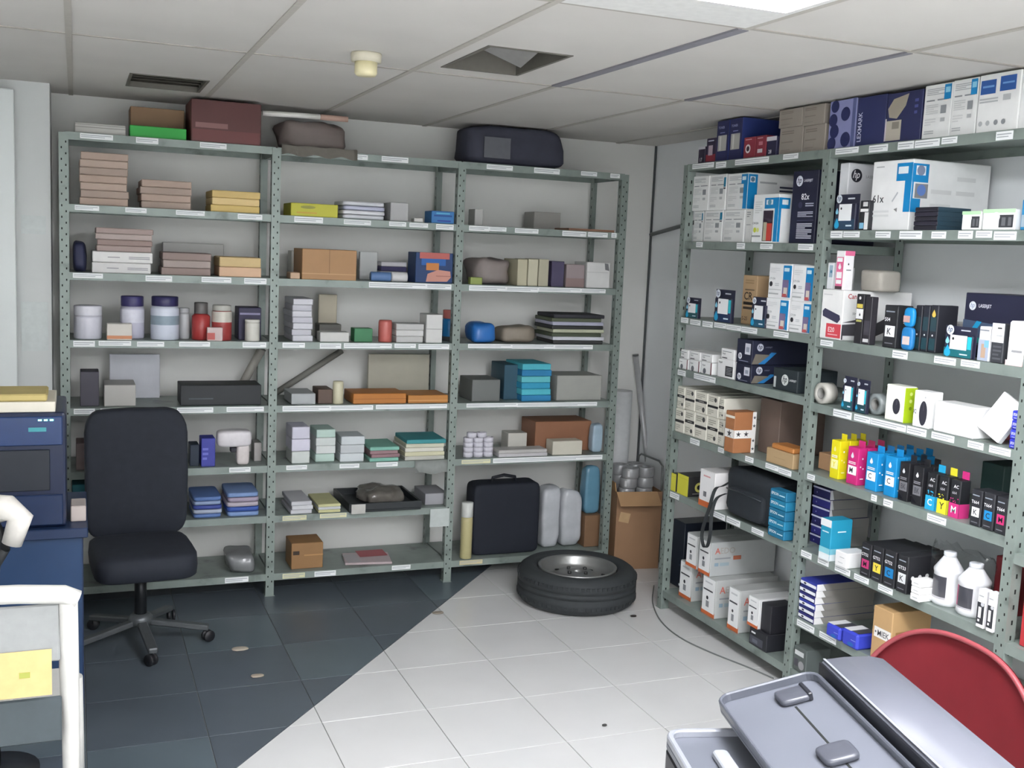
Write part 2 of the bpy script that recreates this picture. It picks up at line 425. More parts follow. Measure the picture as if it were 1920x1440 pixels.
# ================================================================== RACKS
ZL = [2.154, 1.842, 1.543, 1.241, .932, .638, .388, .096]
ZR1 = [2.166, 1.803, 1.443, 1.194, .885, .590, .080]
ZR2 = [2.166, 1.855, 1.436, 1.179, .900, .586, .301, .080]
LT = .016; SD = .38
def rack(name, unit, posts, bays, depth, label, top, tags):
    e = empty(name, world(unit, posts[0], 0, 0), ROT[unit])
    u0 = posts[0]
    def post(u, d, front):
        bm = bmesh.new(); w_ = .040; t = .003
        s = 1 if u < posts[-1]-.01 else -1
        if unit == 'R': s = -1 if u > posts[0]+.01 else 1
        yy = (0, t) if front else (-t, 0)
        box(bm, -w_/2, w_/2, *sorted(yy), 0, top)
        sx = w_/2 if unit == 'R' else -w_/2
        fl = (t, .042) if front else (-.042, -t)
        box(bm, min(sx, sx-t*math.copysign(1, sx)), max(sx, sx-t*math.copysign(1, sx)), *fl, 0, top)
        bmv = int(top/.05)
        for k in range(1, bmv):           # slots punched in the angle
            z = k*.05
            for q in ((-.009, .0), (.009, .025)):
                if front:
                    vv = [bm.verts.new((q[0]+a, -.0006, z+q[1]+b)) for a, b in ((-.0026,-.0045),(.0026,-.0045),(.0026,.0045),(-.0026,.0045))]
                    bm.faces.new(vv).material_index = 1
            x = sx+math.copysign(.0006, sx); yc = .022 if front else -.022
            vv = [bm.verts.new((x, yc+a, z+b)) for a, b in ((-.0035,-.0075),(.0035,-.0075),(.0035,.0075),(-.0035,.0075))]
            bm.faces.new(vv).material_index = 1
        o = fin('post', bm, [SHELF, HOLE], e); o.location = (u-u0, d, 0)
        bm = bmesh.new(); box(bm, -.024, .024, -.004, .045 if front else .006, 0, .004) if front else box(bm, -.024, .024, -.045, .004, 0, .004)
        f = fin('foot_plate', bm, SHELF, o)
    for u in posts: post(u, 0, True); post(u, depth, False)
    for b, zs in enumerate(bays):
        ua, ub = posts[b]-u0+.004, posts[b+1]-u0-.004
        for r, z in enumerate(zs):
            if z is None: continue
            bm = bmesh.new(); zt = z+LT
            ub_ = ub; y0, y1 = .0045, depth-.004
            box(bm, ua, ub, y0, y1, zt-.002, zt)
            box(bm, ua, ub, y0, y0+.002, zt-.034, zt-.002); box(bm, ua, ub, y1-.002, y1, zt-.034, zt-.002)
            box(bm, ua, ua+.002, y0+.002, y1-.002, zt-.034, zt-.002); box(bm, ub-.002, ub, y0+.002, y1-.002, zt-.034, zt-.002)
            box(bm, ua, ub, y0+.002, y0+.014, zt-.034, zt-.032)
            s = fin('shelf', bm, SHELF, e)
            for (p0, p1, c) in tags.get((b, r), ()):
                ymid = proj(world(unit, u0+(ua+ub)/2, 0, z))[1]
                def uu(px):
                    y = ymid
                    for _ in range(4):
                        q = uz(unit, px, y, 0)[0]; y = proj(world(unit, q, 0, z))[1]
                    return q-u0
                a, d = uu(p0), uu(p1); a = max(a, ua+.03); d = min(d, ub-.03)
                if d-a < .006: continue
                hh = rnd.uniform(.021, .027); zz = zt-.002-hh-rnd.uniform(0, .003)
                bm = bmesh.new(); box(bm, a, d, y0-.0012, y0-.0002, zz, zz+hh)
                f = [bm.verts.new(v) for v in ((a+.004, y0-.0015, zz+hh*.30), (a+(d-a)*.75, y0-.0015, zz+hh*.30), (a+(d-a)*.75, y0-.0015, zz+hh*.42), (a+.004, y0-.0015, zz+hh*.42))]; bm.faces.new(f).material_index = 1
                f = [bm.verts.new(v) for v in ((a+.004, y0-.0015, zz+hh*.60), (d-.006, y0-.0015, zz+hh*.60), (d-.006, y0-.0015, zz+hh*.74), (a+.004, y0-.0015, zz+hh*.74))]; bm.faces.new(f).material_index = 1
                fin('shelf_label', bm, [mat(c, .6, var=.02), mat('#a9aeb2', .6, var=0)], s)
    tag(e, label, 'shelving')
    return e
W_ = '#eef0f0'; Yl = '#d9d6b0'
def T_(*ps, c=W_): return [(a, b, c) for a, b in ps]
tagL = {(0,0): T_((150,212),(255,297),(375,425)), (1,0): T_((545,588),(650,690),(716,766)), (2,0): T_((913,962),(1002,1050),(1090,1120),(1145,1168)),
 (0,1): T_((140,186),(235,275),(330,384),(446,492)), (1,1): T_((552,606),(645,696),(730,762),(768,803),(818,860)), (2,1): T_((880,918),(918,950),(966,1010),(1055,1100),(1103,1140),(1147,1168)),
 (0,2): T_((135,193),(273,323),(378,434),(458,500)), (1,2): T_((692,800),(800,860)), (2,2): T_((880,950),(950,1010),(1010,1090),(1090,1136)),
 (0,3): T_((133,178),(185,246),(257,308),(336,394),(455,502)), (1,3): T_((530,572),(600,640),(645,735),(740,780),(785,852)), (2,3): T_((878,960),(960,1040),(1040,1112)),
 (0,4): T_((128,178),(188,285),(332,400),(425,495)), (1,4): T_((530,620),(620,700),(705,852)), (2,4): T_((875,970),(970,1120)),
 (0,5): T_((430,470)), (1,5): T_((537,576),(637,674),(706,746)), (2,5): T_((866,920),c=Yl)+T_((925,1130)),
 (1,6): T_((530,575),(600,650),c=Yl), (0,7): T_((422,466)), (1,7): T_((530,572),c=Yl)+T_((590,630),(735,770)), (2,7): T_((862,905),c='#cfc39a')}
lp = [0, .92, 1.84, 2.76]
rackL = rack('shelving_rack', 'L', lp, [ZL, ZL, ZL[:6]+[None, ZL[7]]], SD, 'green-grey slotted-angle metal rack along the back wall with three bays', 2.166, tagL)
tagR = {(0,0): T_((1297,1337),(1341,1360),(1377,1440),(1467,1495)), (1,0): T_((1565,1608),(1628,1663),(1682,1712),(1714,1760),(1764,1793),(1866,1898)),
 (0,1): T_((1304,1316),(1380,1395),(1424,1447),(1495,1523)), (1,1): T_((1556,1578),(1580,1610),(1640,1668),(1685,1727),(1745,1772),(1795,1822),(1828,1858),(1862,1904)),
 (0,2): T_((1272,1289),(1293,1312),(1316,1335),(1338,1360),(1361,1388),(1389,1418),(1449,1477)), (1,2): T_((1537,1560),(1672,1700),(1750,1790),(1800,1835)),
 (0,3): T_((1266,1284),(1300,1340)), (1,3): T_((1561,1595),(1600,1630),(1631,1697),(1699,1735),(1745,1787),(1813,1842),(1853,1893)),
 (0,4): T_((1293,1310),(1345,1356),(1396,1411),(1434,1458),(1459,1482)), (1,4): T_((1504,1526),(1632,1642),(1655,1672),(1737,1772)),
 (0,5): T_((1255,1272),(1336,1358),(1361,1386),(1408,1430)), (1,5): T_((1492,1520),(1532,1552),(1564,1592),(1600,1627),(1645,1672)),
 (1,6): T_((1493,1525),(1535,1566))}
rp = [.646, 1.683, 2.728, 3.75]
rackR = rack('shelving_rack', 'R', rp, [ZR1, ZR2, [2.166, 1.80, 1.44, 1.15, .86, .57, .30, .08]], .40, 'green-grey slotted-angle metal rack along the right wall stocked with printer supplies', 2.179, tagR)
ZLt = [z+LT+.0006 for z in ZL]; Z1 = [z+LT+.0006 for z in ZR1]; Z2 = [z+LT+.0006 for z in ZR2]
#@@ITEMS
# ================================================================== ITEMS ON THE RIGHT RACK
G1, G2, INK = '#b4b7b8', '#8e9295', '#2b2d33'
HB, HBL, NAVY = '#0a86c4', '#38b6dd', '#20223a'
def backprint(s=0):     # rear side of a carton: fine print, bar code, symbols
    return [('b', .10, .80, .78, .93, 4, G1), ('b', .10, .68, .40, .73, 1, G2), ('b', .50, .68, .92, .73, 1, G2), ('b', .10, .45, .55, .64, 5, '#cfd1d0'),
            ('r', .64, .45, .84, .60, G2), ('r', .66, .30, .82, .37, G1), ('b', .10, .08, .45, .16, 2, G1), ('b', .1, .24, .5, .38, 3, '#d3d4d3')]
def R_(*a, **k): return bxitem(a[0], 'R', *a[1:], **k)
gW = 'white cartons on the right rack'
# ---- top shelf
z = Z1[0]
R_('ink_box', z, .03, 1309, 1322, 275, .06, '#332c40', 'small dark ink box marked 17 at the wall end of the top shelf', pr={'front': [('r', 0, .84, 1, 1, '#d8d6dd'), ('t', '17', .3, .12, .22, '#d9d7e0')]})
R_('ink_box', z, .03, 1324, 1342, 259, .06, '#332a44', 'narrow dark ink box with red foot beside the small 17 box', pr={'front': [('r', 0, .06, 1, .34, '#8e2f3c'), ('r', .25, .3, .7, .7, '#b8a8b4'), ('b', .2, .84, .8, .93, 1, '#cfcfe0')]})
for i, (a, b, yt) in enumerate(((1343, 1366, 224), (1367, 1391, 219))):
    R_('toner_box', z, .035, a, b, yt, .32, '#2a2e5a', 'tall navy toner box with pale cylinder picture, '+('wall side' if i == 0 else 'red box side')+' of the pair', group='navy toner boxes',
       pr={'front': [('r', .16, .26, .86, .64, '#b5b4ae'), ('r', .3, .28, .42, .62, '#d6d5cf'), ('t', 'TONER', .15, .80, .06, '#aab0d8', .7), ('b', .3, .68, .7, .72, 1, '#8f97c8')], 'right': [('r', 0, 0, 1, 1, '#33417f')]})
for i, (a, b, yt) in enumerate(((1394, 1416, 257), (1417, 1436, 254))):
    R_('ink_box', z, .02, a, b, yt, .05, '#8c3140', 'red ink box with white emblem beside '+('the navy toner boxes' if i == 0 else 'the dark box marked 28'), group='red ink boxes',
       pr={'front': [('c', .4, .45, .22, '#e9dfe2') if i == 0 else ('r', .2, .2, .7, .38, '#d8cfd4'), ('c', .4, .45, .13, '#3a2030') if i == 0 else ('r', .3, .55, .7, .72, '#c07884'), ('b', .15, .84, .7, .92, 1, '#d8a8b2')]})
R_('ink_box', z, .02, 1437, 1456, 256, .05, '#2b2a48', 'dark ink box marked 28 beside taupe cartons on the top shelf', pr={'front': [('r', 0, .78, 1, 1, '#cfcbd2'), ('t', '28', .25, .12, .2, '#e6e4ee')]})
TP = '#9a9289'
tp = {'front': [('b', .1, .72, .62, .88, 2, '#7f776f'), ('b', .1, .4, .6, .5, 1, '#857d75'), ('b', .1, .12, .5, .2, 1, '#8a827a')]}
for i, (a, b, y1, y2) in enumerate(((1461, 1505, 238, 190), (1506, 1547, 234, 182))):
    w2 = ('wall-side', 'post-side')[i]
    R_('carton', z, .03, a, b, y1, .30, TP, 'taupe carton with grey print, '+w2+' lower one of four on the top shelf', group='taupe cartons', pr=tp)
    R_('carton', LAST['top']+.0005, .03, a, b, y2, .30, TP, 'taupe carton with grey print, '+w2+' upper one of four on the top shelf', group='taupe cartons', pr=tp)
z = Z2[0]
R_('toner_box', z, .03, 1554, 1604, 184, .3, '#8f93c0', 'lavender carton with dark round spots at the top of the middle post', pr={'front': [('c', .06+.15, .88, .15, '#232a5c'), ('c', .62, .70, .17, '#232a5c'), ('c', .17, .60, .16, '#232a5c'), ('c', .24, .37, .17, '#232a5c'), ('c', .17, .12, .16, '#232a5c'), ('c', .68, .18, .18, '#232a5c'), ('r', .88, 0, 1, 1, '#5a628f')]})
o = R_('toner_box', z, .03, 1606, 1660, 180, .3, '#29305e', 'navy toner carton with vertical white brand lettering on the top shelf')
Wd, Dd, Hd = LAST['d']; Mz = prints(o, 'front', (Hd, Dd, Wd), [('t', 'LEXMARK', .10, .80, .14, '#d5d8ee', .6)], 'printed_brand')
Mz.rotation_euler = (0, R(-90), 0); Mz.location = (Wd/2, 0, Hd/2)
R_('toner_box', z, .03, 1661, 1728, 172, .3, '#2a2f58', 'navy carton with cream device picture beside white cartons on the top shelf', pr={'front': [('p', [(.1, .52), (.32, .48), (.55, .72), (.62, .95), (.2, .88), (.05, .7)], '#a49c8c'), ('r', .02, .05, .46, .45, '#bdb6a8'), ('r', .2, .28, .4, .42, '#8f897d'), ('r', -.0, .05, .04, .5, '#cfc9d2'), ('b', .8, .5, .9, .85, 3, '#4e5690')]})
hpw = lambda: backprint()+[('r', .74, .70, .98, .97, HB), ('r', .78, .82, .95, .92, '#8fd0ea')]
R_('toner_box', z, .03, 1731, 1783, 158, .3, WHITE, 'white carton with blue tab and fine print, first of three beside the navy cartons', pr={'front': hpw()}, group=gW)
R_('toner_box', z, .03, 1784, 1832, 143, .3, WHITE, 'white carton with blue tab and fine print, middle one of three on the top shelf', pr={'front': hpw()}, group=gW)
R_('toner_box', z, .025, 1834, 1912, 122, .3, WHITE, 'white carton with two dark blue squares on the top shelf', pr={'front': [('r', .05, .66, .42, .90, '#2c5aa0'), ('r', .52, .68, .90, .93, '#2c5aa0'), ('b', .1, .75, .38, .82, 1, '#6f9fd6'), ('b', .58, .78, .86, .84, 1, '#6f9fd6'), ('b', .05, .5, .5, .6, 2, G1), ('r', .62, .52, .8, .62, G1), ('c', .12, .16, .05, G1), ('c', .3, .16, .05, G1), ('c', .5, .16, .05, G2), ('c', .68, .16, .05, G2)]}, group=gW)
R_('toner_box', z, .03, 1914, 1940, 112, .3, WHITE, 'plain white carton at the far post of the top shelf', group=gW)
# ---- second shelf, corner bay
z = Z1[1]
lo = ((1287, 1318), (1320, 1354), (1356, 1395))
for i, (a, b) in enumerate(lo):
    pr = {'front': backprint()+([('r', .88, .70, 1, .93, '#157a9a'), ('r', .88, .64, 1, .67, INK)] if i < 2 else [])}
    R_('toner_box', z, .046 if i == 0 else .03, a, b, 394, .30, WHITE, ('wall-end', 'middle', 'blue-box-end')[i]+' white carton in the lower row of the second shelf', pr=pr, group=gW, h=.1435)
tp_ = LAST['top']
R_('toner_box', z, .035, 1397, 1409, 392, .28, '#e2e3e0', 'narrow white carton edge beside the white and blue carton with red picture', pr={'front': [('b', .2, .75, .8, .93, 3, G2), ('b', .2, .5, .9, .56, 1, G1)]}, group=gW)
for i, (a, b, yt) in enumerate(((1298, 1329, 330), (1330, 1361, 327), (1363, 1402, 325))):
    pr = {'front': backprint()}
    if i == 1: pr['front'] += [('r', .88, .64, 1, .9, '#157a9a'), ('r', .88, .58, 1, .62, INK)]
    if i == 2:
        pr['front'] += [('r', .70, .70, 1, .96, HB), ('r', .82, .02, 1, .72, HB), ('r', .74, .80, .92, .90, '#d8eef6')]
        pr['right'] = [('r', 0, .02, .16, .96, HB), ('r', .03, .74, .12, .90, '#dfe8ee'), ('c', .075, .82, .035, '#5a7f9a'), ('b', .2, .7, .5, .8, 1, G1), ('b', .55, .5, .8, .7, 2, '#3a3f55')]
    R_('toner_box', tp_+.0006, .03, a, b, yt, .30, WHITE, ('wall-end white carton in the upper row of the second shelf', 'middle white carton in the upper row of the second shelf', 'white carton with blue wrapped corner in the upper row of the second shelf')[i], pr=pr, group=gW)
R_('toner_box', z, .004, 1411, 1459, 364, .25, '#eef0ef', 'white and blue toner carton with red bottle picture on the second shelf', pr={'front': [('r', .46, .0, 1, .94, '#eef0ef'), ('r', .46, .70, 1, .92, HB), ('r', .86, .02, 1, .72, HB), ('r', .52, .78, .78, .88, '#e6f0f4'), ('c', .65, .83, .07, '#5f97b5'), ('r', .44, .03, .82, .66, '#3a2f3e'), ('r', .60, .04, .80, .40, '#c8453c'), ('r', .47, .04, .6, .42, '#b9b49b'), ('b', .1, .6, .38, .86, 6, '#d5d8d6'), ('t', 'C4102A', .04, .38, .045, '#555a5e', .34), ('c', .14, .26, .06, '#cfd84a'), ('c', .26, .26, .05, '#dfe38a'), ('b', .04, .1, .38, .16, 1, G2)],
     'right': [('r', 0, .70, .22, .92, HB), ('r', 0, .02, .05, .72, HB), ('r', .06, .78, .18, .88, '#e6f0f4')]})
R_('toner_box', z, .03, 1483, 1531, 320, .30, NAVY, 'black toner carton with round white logo marked 82x beside the middle post', pr={'front': [('hp', .28, .86, .13, '#dfe3ee', NAVY), ('t', 'LASERJET', .46, .835, .045, '#e6e8f2', .46), ('t', '82x', .40, .60, .085, '#f4f5fa', .4), ('c', .38, .53, .08, '#3b3d58'), ('b', .58, .50, .9, .56, 2, '#b9bccf'), ('b', .3, .36, .9, .44, 4, '#c9ccdc'), ('r', .3, .315, .95, .318, '#8085a5'), ('b', .3, .06, .9, .28, 8, '#d8dae6')]})
# ---- second shelf, outer bay
z = Z2[1]
R_('toner_box', z, .055, 1571, 1588, 306, .32, '#dcdde0', 'white toner carton with dark round logo standing behind the middle post', pr={'right': [('hp', .12, .82, .08, '#2e2f38', '#e8e8ea'), ('t', 'LASERJET', .26, .78, .055, '#a8a9ae', .3)]})
def blister(z, d, a, b, yt, lab, base='#2a2c40', lower='#2f4860', acc='#2aa7d6', cat='ink pack', dep=.028, cyan=False):
    ul, ur, hh = span('R', z, d, a, b, yt); W = ur-ul-.002
    bm = bmesh.new(); box(bm, -W/2, W/2, .012, .0135, 0, hh, bev=.0004); box(bm, -W*.42, W*.46, 0, .0118, 0, hh*.74, bev=.002)
    o = fin('ink_pack', bm, mat(base, .5, var=.03)); o.location = world('R', (ul+ur)/2, d, z); o.rotation_euler = (0, 0, ROT['R'])
    tag(o, lab, cat, 'blister ink packs')
    prints(o, 'front', (W, .0, hh), [('r', .08, .02, .95, .30, lower), ('r', .26, .26, .80, .72, '#f1f3f4'), ('d', .2, .14, .10, acc), ('d', .18, .5, .06, '#8fd2ea'), ('c', .36, .6, .035, '#333')]+([('r', .82, .3, .95, .7, '#32c0cf')] if cyan else [])+[('b', .6, .08, .85, .16, 1, '#cfe3ee')])
    O2 = prints(o, 'front', (W, 0, hh), [('hp', .24, .87, .12, '#dfe6ee', '#3a4a70'), ('r', .5, .86, .8, .90, '#c9ced6')], 'printed_header'); O2.location.y = .012
    return o
blister(z, .006, 1562, 1606, 364, 'dark ink blister pack in front of the white carton by the middle post')
R_('ink_box', z, .01, 1611, 1629, 376, .05, '#26262c', 'small black and white box squeezed beside the carton marked 61x', pr={'front': [('r', .1, .62, .95, .72, '#efefef'), ('r', .35, .8, .85, .95, '#dcdcdc'), ('r', .1, .05, .55, .25, '#7fb6d6'), ('r', .6, .02, 1, .6, '#e8e8e8')]})
R_('toner_box', z, .03, 1633, 1708, 301, .36, '#f0f1f0', 'large white and blue toner carton marked 61x', pr={'front': [('r', .62, .70, 1, .95, HB), ('r', .84, .26, 1, .72, HB), ('r', .66, .80, .90, .90, '#e3eef3'), ('t', '61x', .06, .40, .115, '#3a3c40', .3), ('b', .1, .9, .3, .93, 1, G1), ('p', [(.55, .42), (.68, .55), (.70, .53), (.57, .40)], '#bfc3c6'), ('p', [(.62, .3), (.7, .26), (.7, .32)], '#888'), ('b', .08, .18, .5, .3, 2, '#e0e2e1')],
     'right': [('r', 0, .68, .20, .94, HB), ('r', 0, .26, .12, .45, HB), ('r', .04, .78, .16, .91, '#e8edf2'), ('c', .10, .845, .05, '#7f8ba5'), ('r', 0, .26, .02, .7, HB), ('r', .04, .46, .2, .66, '#87888c'), ('c', .12, .57, .055, '#5f7fc0'), ('b', .24, .5, .5, .62, 1, '#dddedd'), ('b', .56, .5, .8, .62, 1, '#dddedd'), ('b', .24, .3, .5, .42, 1, '#dddedd'), ('b', .56, .7, .8, .82, 1, '#dddedd')]})
stack('tape_case', 'R', z, .012, 1712, 1759, 388, .15, ['#23222c', '#292735'], 5, 'flat black cassette box beside the 61x carton', 'box', 'black cassette boxes', jit=.0008, pr={'front': [('r', .05, .12, .95, .2, '#4b4a58')], 'right': [('r', 0, 0, 1, 1, '#25404f')]})
gp = [('r', .0, .82, 1, 1, '#bfe8bb'), ('r', .52, .12, .95, .72, '#3c3e42'), ('c', .42, .62, .12, '#fbfbfb'), ('r', .6, .2, .72, .6, '#6a6c70'), ('r', .8, .2, .9, .6, '#6a6c70')]
R_('bulb_box', z, .012, 1803, 1839, 396, .06, '#f2f4f2', 'white box with green top and dark picture beside the black cassette boxes', pr={'front': gp})
R_('bulb_box', z, .012, 1842, 1904, 392, .06, '#f2f4f2', 'wider white box with green top and dark bulb picture near the far post', pr={'front': gp})
R_('ink_box', z, .02, 1914, 1936, 374, .06, '#2f86b8', 'blue ink box at the far post of the second shelf', pr={'front': [('r', .1, .1, .8, .5, '#9fb0bc')]})
# ---- third shelf, corner bay
z = Z1[2]
blister(z, .008, 1284, 1310, 558, 'small dark ink blister pack alone at the wall end of the third shelf', lower='#245a60', cyan=True)
blister(z, .006, 1337, 1373, 543, 'tall dark ink blister pack between the small pack and the kraft CR carton', lower='#22365a', cyan=True)
R_('carton', z, .07, 1391, 1418, 516, .13, '#b99c78', 'kraft carton printed CR on the third shelf', pr={'front': [('t', 'CR', .15, .50, .16, '#2b2723', .72), ('r', .12, .40, .86, .46, '#2b2723'), ('r', .12, .31, .86, .36, '#4a4038'), ('b', .2, .68, .86, .73, 1, '#6e5d48'), ('t', 'S-25', .1, .08, .08, '#57493a', .6), ('b', .2, .82, .8, .92, 2, '#a08560')]})
blister(z, .004, 1406, 1437, 557, 'dark ink blister pack in front of the kraft CR carton', lower='#1f5570')
tf = [('r', .64, .46, 1, .95, HB), ('r', .90, .04, 1, .5, HB), ('r', .68, .78, .9, .88, '#cfeaf5'), ('r', .64, .04, .90, .54, '#7a6f92'), ('r', .70, .1, .86, .32, '#d8cfc4'), ('r', .66, .05, .84, .14, '#c05a5a'), ('b', .08, .72, .5, .88, 3, '#dfe1e2'), ('t', 'C7115A', .06, .53, .06, '#8b8f94', .5), ('c', .14, .40, .07, INK), ('b', .32, .34, .5, .44, 2, '#c9cccf'), ('r', .04, .235, .6, .245, G2), ('b', .06, .08, .5, .16, 1, G1)]
for nm, (a, b, y1, c, d, y2) in (('wall-side', (1435, 1478, 559, 1441, 1484, 494)), ('post-side', (1480, 1521, 566, 1486, 1525, 498))):
    R_('toner_box', z, .012, a, b, y1, .20, '#f1f2f2', 'white and blue toner carton with black dot, '+nm+' lower one of four', pr={'front': tf}, group='white and blue toner cartons')
    R_('toner_box', LAST['top']+.0006, .012, c, d, y2, .20, '#f1f2f2', 'white and blue toner carton with black dot, '+nm+' upper one of four', pr={'front': tf}, group='white and blue toner cartons')
# ---- third shelf, outer bay
z = Z2[2]
o = R_('toner_box', z, .015, 1536, 1580, 543, .33, '#f0f0ee', 'white toner carton marked E20 in red with dark cartridge picture', pr={'front': [('p', [(.08, .56), (.18, .62), (.88, .50), (.92, .42), (.80, .34), (.10, .46)], '#3d3c55'), ('r', .30, .04, .98, .32, '#d64a56'), ('t', 'E20', .40, .15, .10, '#f6e2e2', .46), ('b', .40, .08, .85, .12, 1, '#eeb8bc'), ('b', .1, .88, .5, .92, 1, '#d8d8d8')],
   'right': [('t', 'Canon', .06, .84, .10, '#b03038', .34), ('t', '504', .14, .52, .05, '#9a9a9a', .15), ('p', [(0, .02), (0, .36), (.18, .42), (.5, .34), (.5, .05)], '#46444a'), ('p', [(.42, .30), (.62, .46), (.70, .40), (.66, .2), (.5, .1)], '#3a383e'), ('p', [(0, .36), (.2, .37), (.2, .34), (0, .32)], '#e6e6e6'), ('r', .02, .02, .2, .1, '#dddddd'), ('r', .62, .1, .66, .3, '#8a8a8a')]})
tcan = LAST['top']+.0006
R_('toner_box', tcan, .03, 1541, 1562, 492, .07, '#e7e9ec', 'small white carton with blue picture on top of the E20 carton', pr={'front': [('r', .35, .45, .95, .9, '#9fb4c4'), ('c', .7, .66, .18, '#4f7f9e')]})
R_('ink_box', tcan, .012, 1566, 1583, 470, .045, '#f3f1f2', 'white and pink ink bottle box with pink hang tab on the E20 carton', pr={'front': [('r', .12, .04, .9, .84, '#e8739c'), ('d', .5, .58, .16, '#ffffff'), ('r', .2, .3, .8, .46, '#ffffff'), ('r', .2, .16, .8, .26, '#ffffff'), ('r', .12, .02, .9, .10, '#4a3a40'), ('r', .2, .72, .8, .82, '#ffffff')], 'right': [('r', .0, .88, 1, 1, '#e8739c'), ('d', .4, .66, .07, INK), ('r', .2, .5, .7, .53, G2)]})
softitem('padded_envelope', 'R', tcan, .13, 1611, 1652, 506, .10, '#b1aca2', 'grey-beige padded envelope leaning on top of the E20 carton', 'envelope', e=.25, lump=.06)
R_('ink_box', z, .004, 1603, 1618, 551, .03, '#28272c', 'black hanging ink pack with yellow label beside the E20 carton', pr={'front': [('r', .1, .50, 1, .70, '#efefef'), ('r', .15, .72, .9, .80, '#d7c45a'), ('d', .6, .58, .1, INK), ('c', .5, .92, .14, '#e6e6e6'), ('r', .2, .44, .9, .48, '#b8b86a')]})
R_('ink_box', z, .004, 1619, 1633, 556, .03, '#302e34', 'black ink pack with grey label beside the hanging yellow-label pack', pr={'front': [('r', .1, .2, .9, .5, '#48464e'), ('r', .1, .05, .9, .12, '#d5d5d5')]})
def inkbox(z, d, a, b, yt, dep, letter, sq, lab, name='ink_box', head='', body='#26272b', ink=INK, cat='ink box', grp=None, side=None, big=False):
    its = [('r', .16, .26, .88, .52, sq), ('t', letter, .32, .31, .15, ink, .45), ('b', .2, .08, .8, .13, 1, '#77797f'), ('b', .15, .82, .8, .88, 1, '#9aa3ad')]
    if head: its.append(('t', head, .10, .62, .09, '#f2f3f5', .82))
    return R_(name, z, d, a, b, yt, dep, body, lab, cat, grp, pr={'front': its, **({'right': side} if side else {})})
inkbox(z, .012, 1656, 1682, 572, .07, 'K', '#eef0f0', 'black ink box marked 504 K with white square', head='504', grp='black 504 ink boxes')
inkbox(z, .04, 1691, 1711, 578, .07, 'C', '#1a8fc6', 'black ink box marked 504 C with blue square', head='504', grp='black 504 ink boxes')
ul, ur, hh = span('R', z, .008, 1688, 1712, 569)
e = empty('plastic_hang_pack', world('R', (ul+ur)/2, .008, z), ROT['R']); W = ur-ul
bm = bmesh.new(); blob(bm, W*.9, .022, hh*.5, e=.5, M=Matrix.Translation((0, .012, 0))); fin('lower_pouch', bm, mat('#2b7fbe', .35), e)
bm = bmesh.new(); blob(bm, W*.8, .02, hh*.42, e=.6, M=Matrix.Translation((0, .012, hh*.5))); fin('upper_pouch', bm, mat('#1f8fce', .35), e)
bm = bmesh.new(); box(bm, -W*.25, W*.3, -.0005, .0005, hh*.12, hh*.3); fin('pouch_label', bm, mat('#d9c9c4', .5), e)
bm = bmesh.new(); box(bm, -W*.3, W*.2, -.0005, .0005, hh*.6, hh*.74); fin('pouch_label', bm, mat('#c9a4a0', .5), e)
tag(e, 'glossy bright blue plastic pouch in front of the 504 ink boxes', 'pouch')
for i, (a, b) in enumerate(((1714, 1727), (1728, 1741), (1742, 1757))):
    R_('ink_box', z, .05, a, b, 572, .09, '#2c2d35', ('first', 'second', 'third')[i]+' dark ink box with dim picture beyond the blue pouch', pr={'front': [('r', .1, .45, .9, .75, '#31474e'), ('c', .5, .36, .1, '#e8e8ea'), ('r', .1, .05, .9, .3, '#2a4a52')]+([('d', .5, .8, .25, '#e3c25a')] if i == 2 else [])}, group='dark ink boxes')
R_('carton', z, .20, 1757, 1800, 604, .12, '#d5d5d3', 'pale grey carton standing behind the dark ink boxes')
R_('toner_box', z, .10, 1805, 1928, 552, .20, '#23253c', 'wide black toner carton with round logo and city picture', pr={'front': [('hp', .13, .80, .055, '#dfe4ee', '#8a97b0'), ('t', 'LASERJET', .23, .765, .07, '#e6e8f2', .20), ('p', [(0, .22), (1, .12), (1, .5), (0, .58)], '#43536b'), ('p', [(.02, .22), (.10, .22), (.30, .56), (.22, .57)], '#1d97c4'), ('p', [(.3, .3), (.5, .27), (.62, .44), (.4, .5)], '#8c7f8f'), ('p', [(.1, .24), (.4, .22), (.42, .30), (.16, .32)], '#2a8c86'), ('r', .5, .2, .9, .3, '#6d6a7c')]})
blister(z, .006, 1766, 1826, 612, 'wide dark ink blister pack with white square in front of the city-picture carton', lower='#1f6a72', cyan=True)
R_('ink_box', z, .012, 1834, 1856, 612, .04, '#e9ebee', 'white box with small figure picture beside the wide ink blister pack', pr={'front': [('r', .02, .02, .96, .62, '#a9b2c4'), ('r', .3, .1, .7, .5, '#b79c86'), ('r', .55, .4, .95, .6, '#7fb8dd'), ('b', .1, .85, .9, .93, 1, '#8d9299')]})
R_('ink_box', z, .012, 1858, 1882, 606, .04, '#3b3d42', 'white-topped dark pack with grey rows near the far post', pr={'front': [('r', 0, .52, 1, 1, '#eff0f1'), ('r', .45, .86, .8, .9, '#4a4a4a'), ('b', .4, .66, .9, .72, 1, G1), ('b', .2, .06, .9, .46, 4, '#55575d')]})
R_('ink_box', z, .006, 1888, 1922, 602, .09, '#f2f1f1', 'plain white moulded pack at the far post of the third shelf', pr={'front': [('r', .3, .34, .9, .84, '#e6e4e4'), ('r', .3, .3, .9, .35, '#9a9a9c'), ('r', 0, 0, 1, .12, '#e4c6c6')]}, bev=.006)
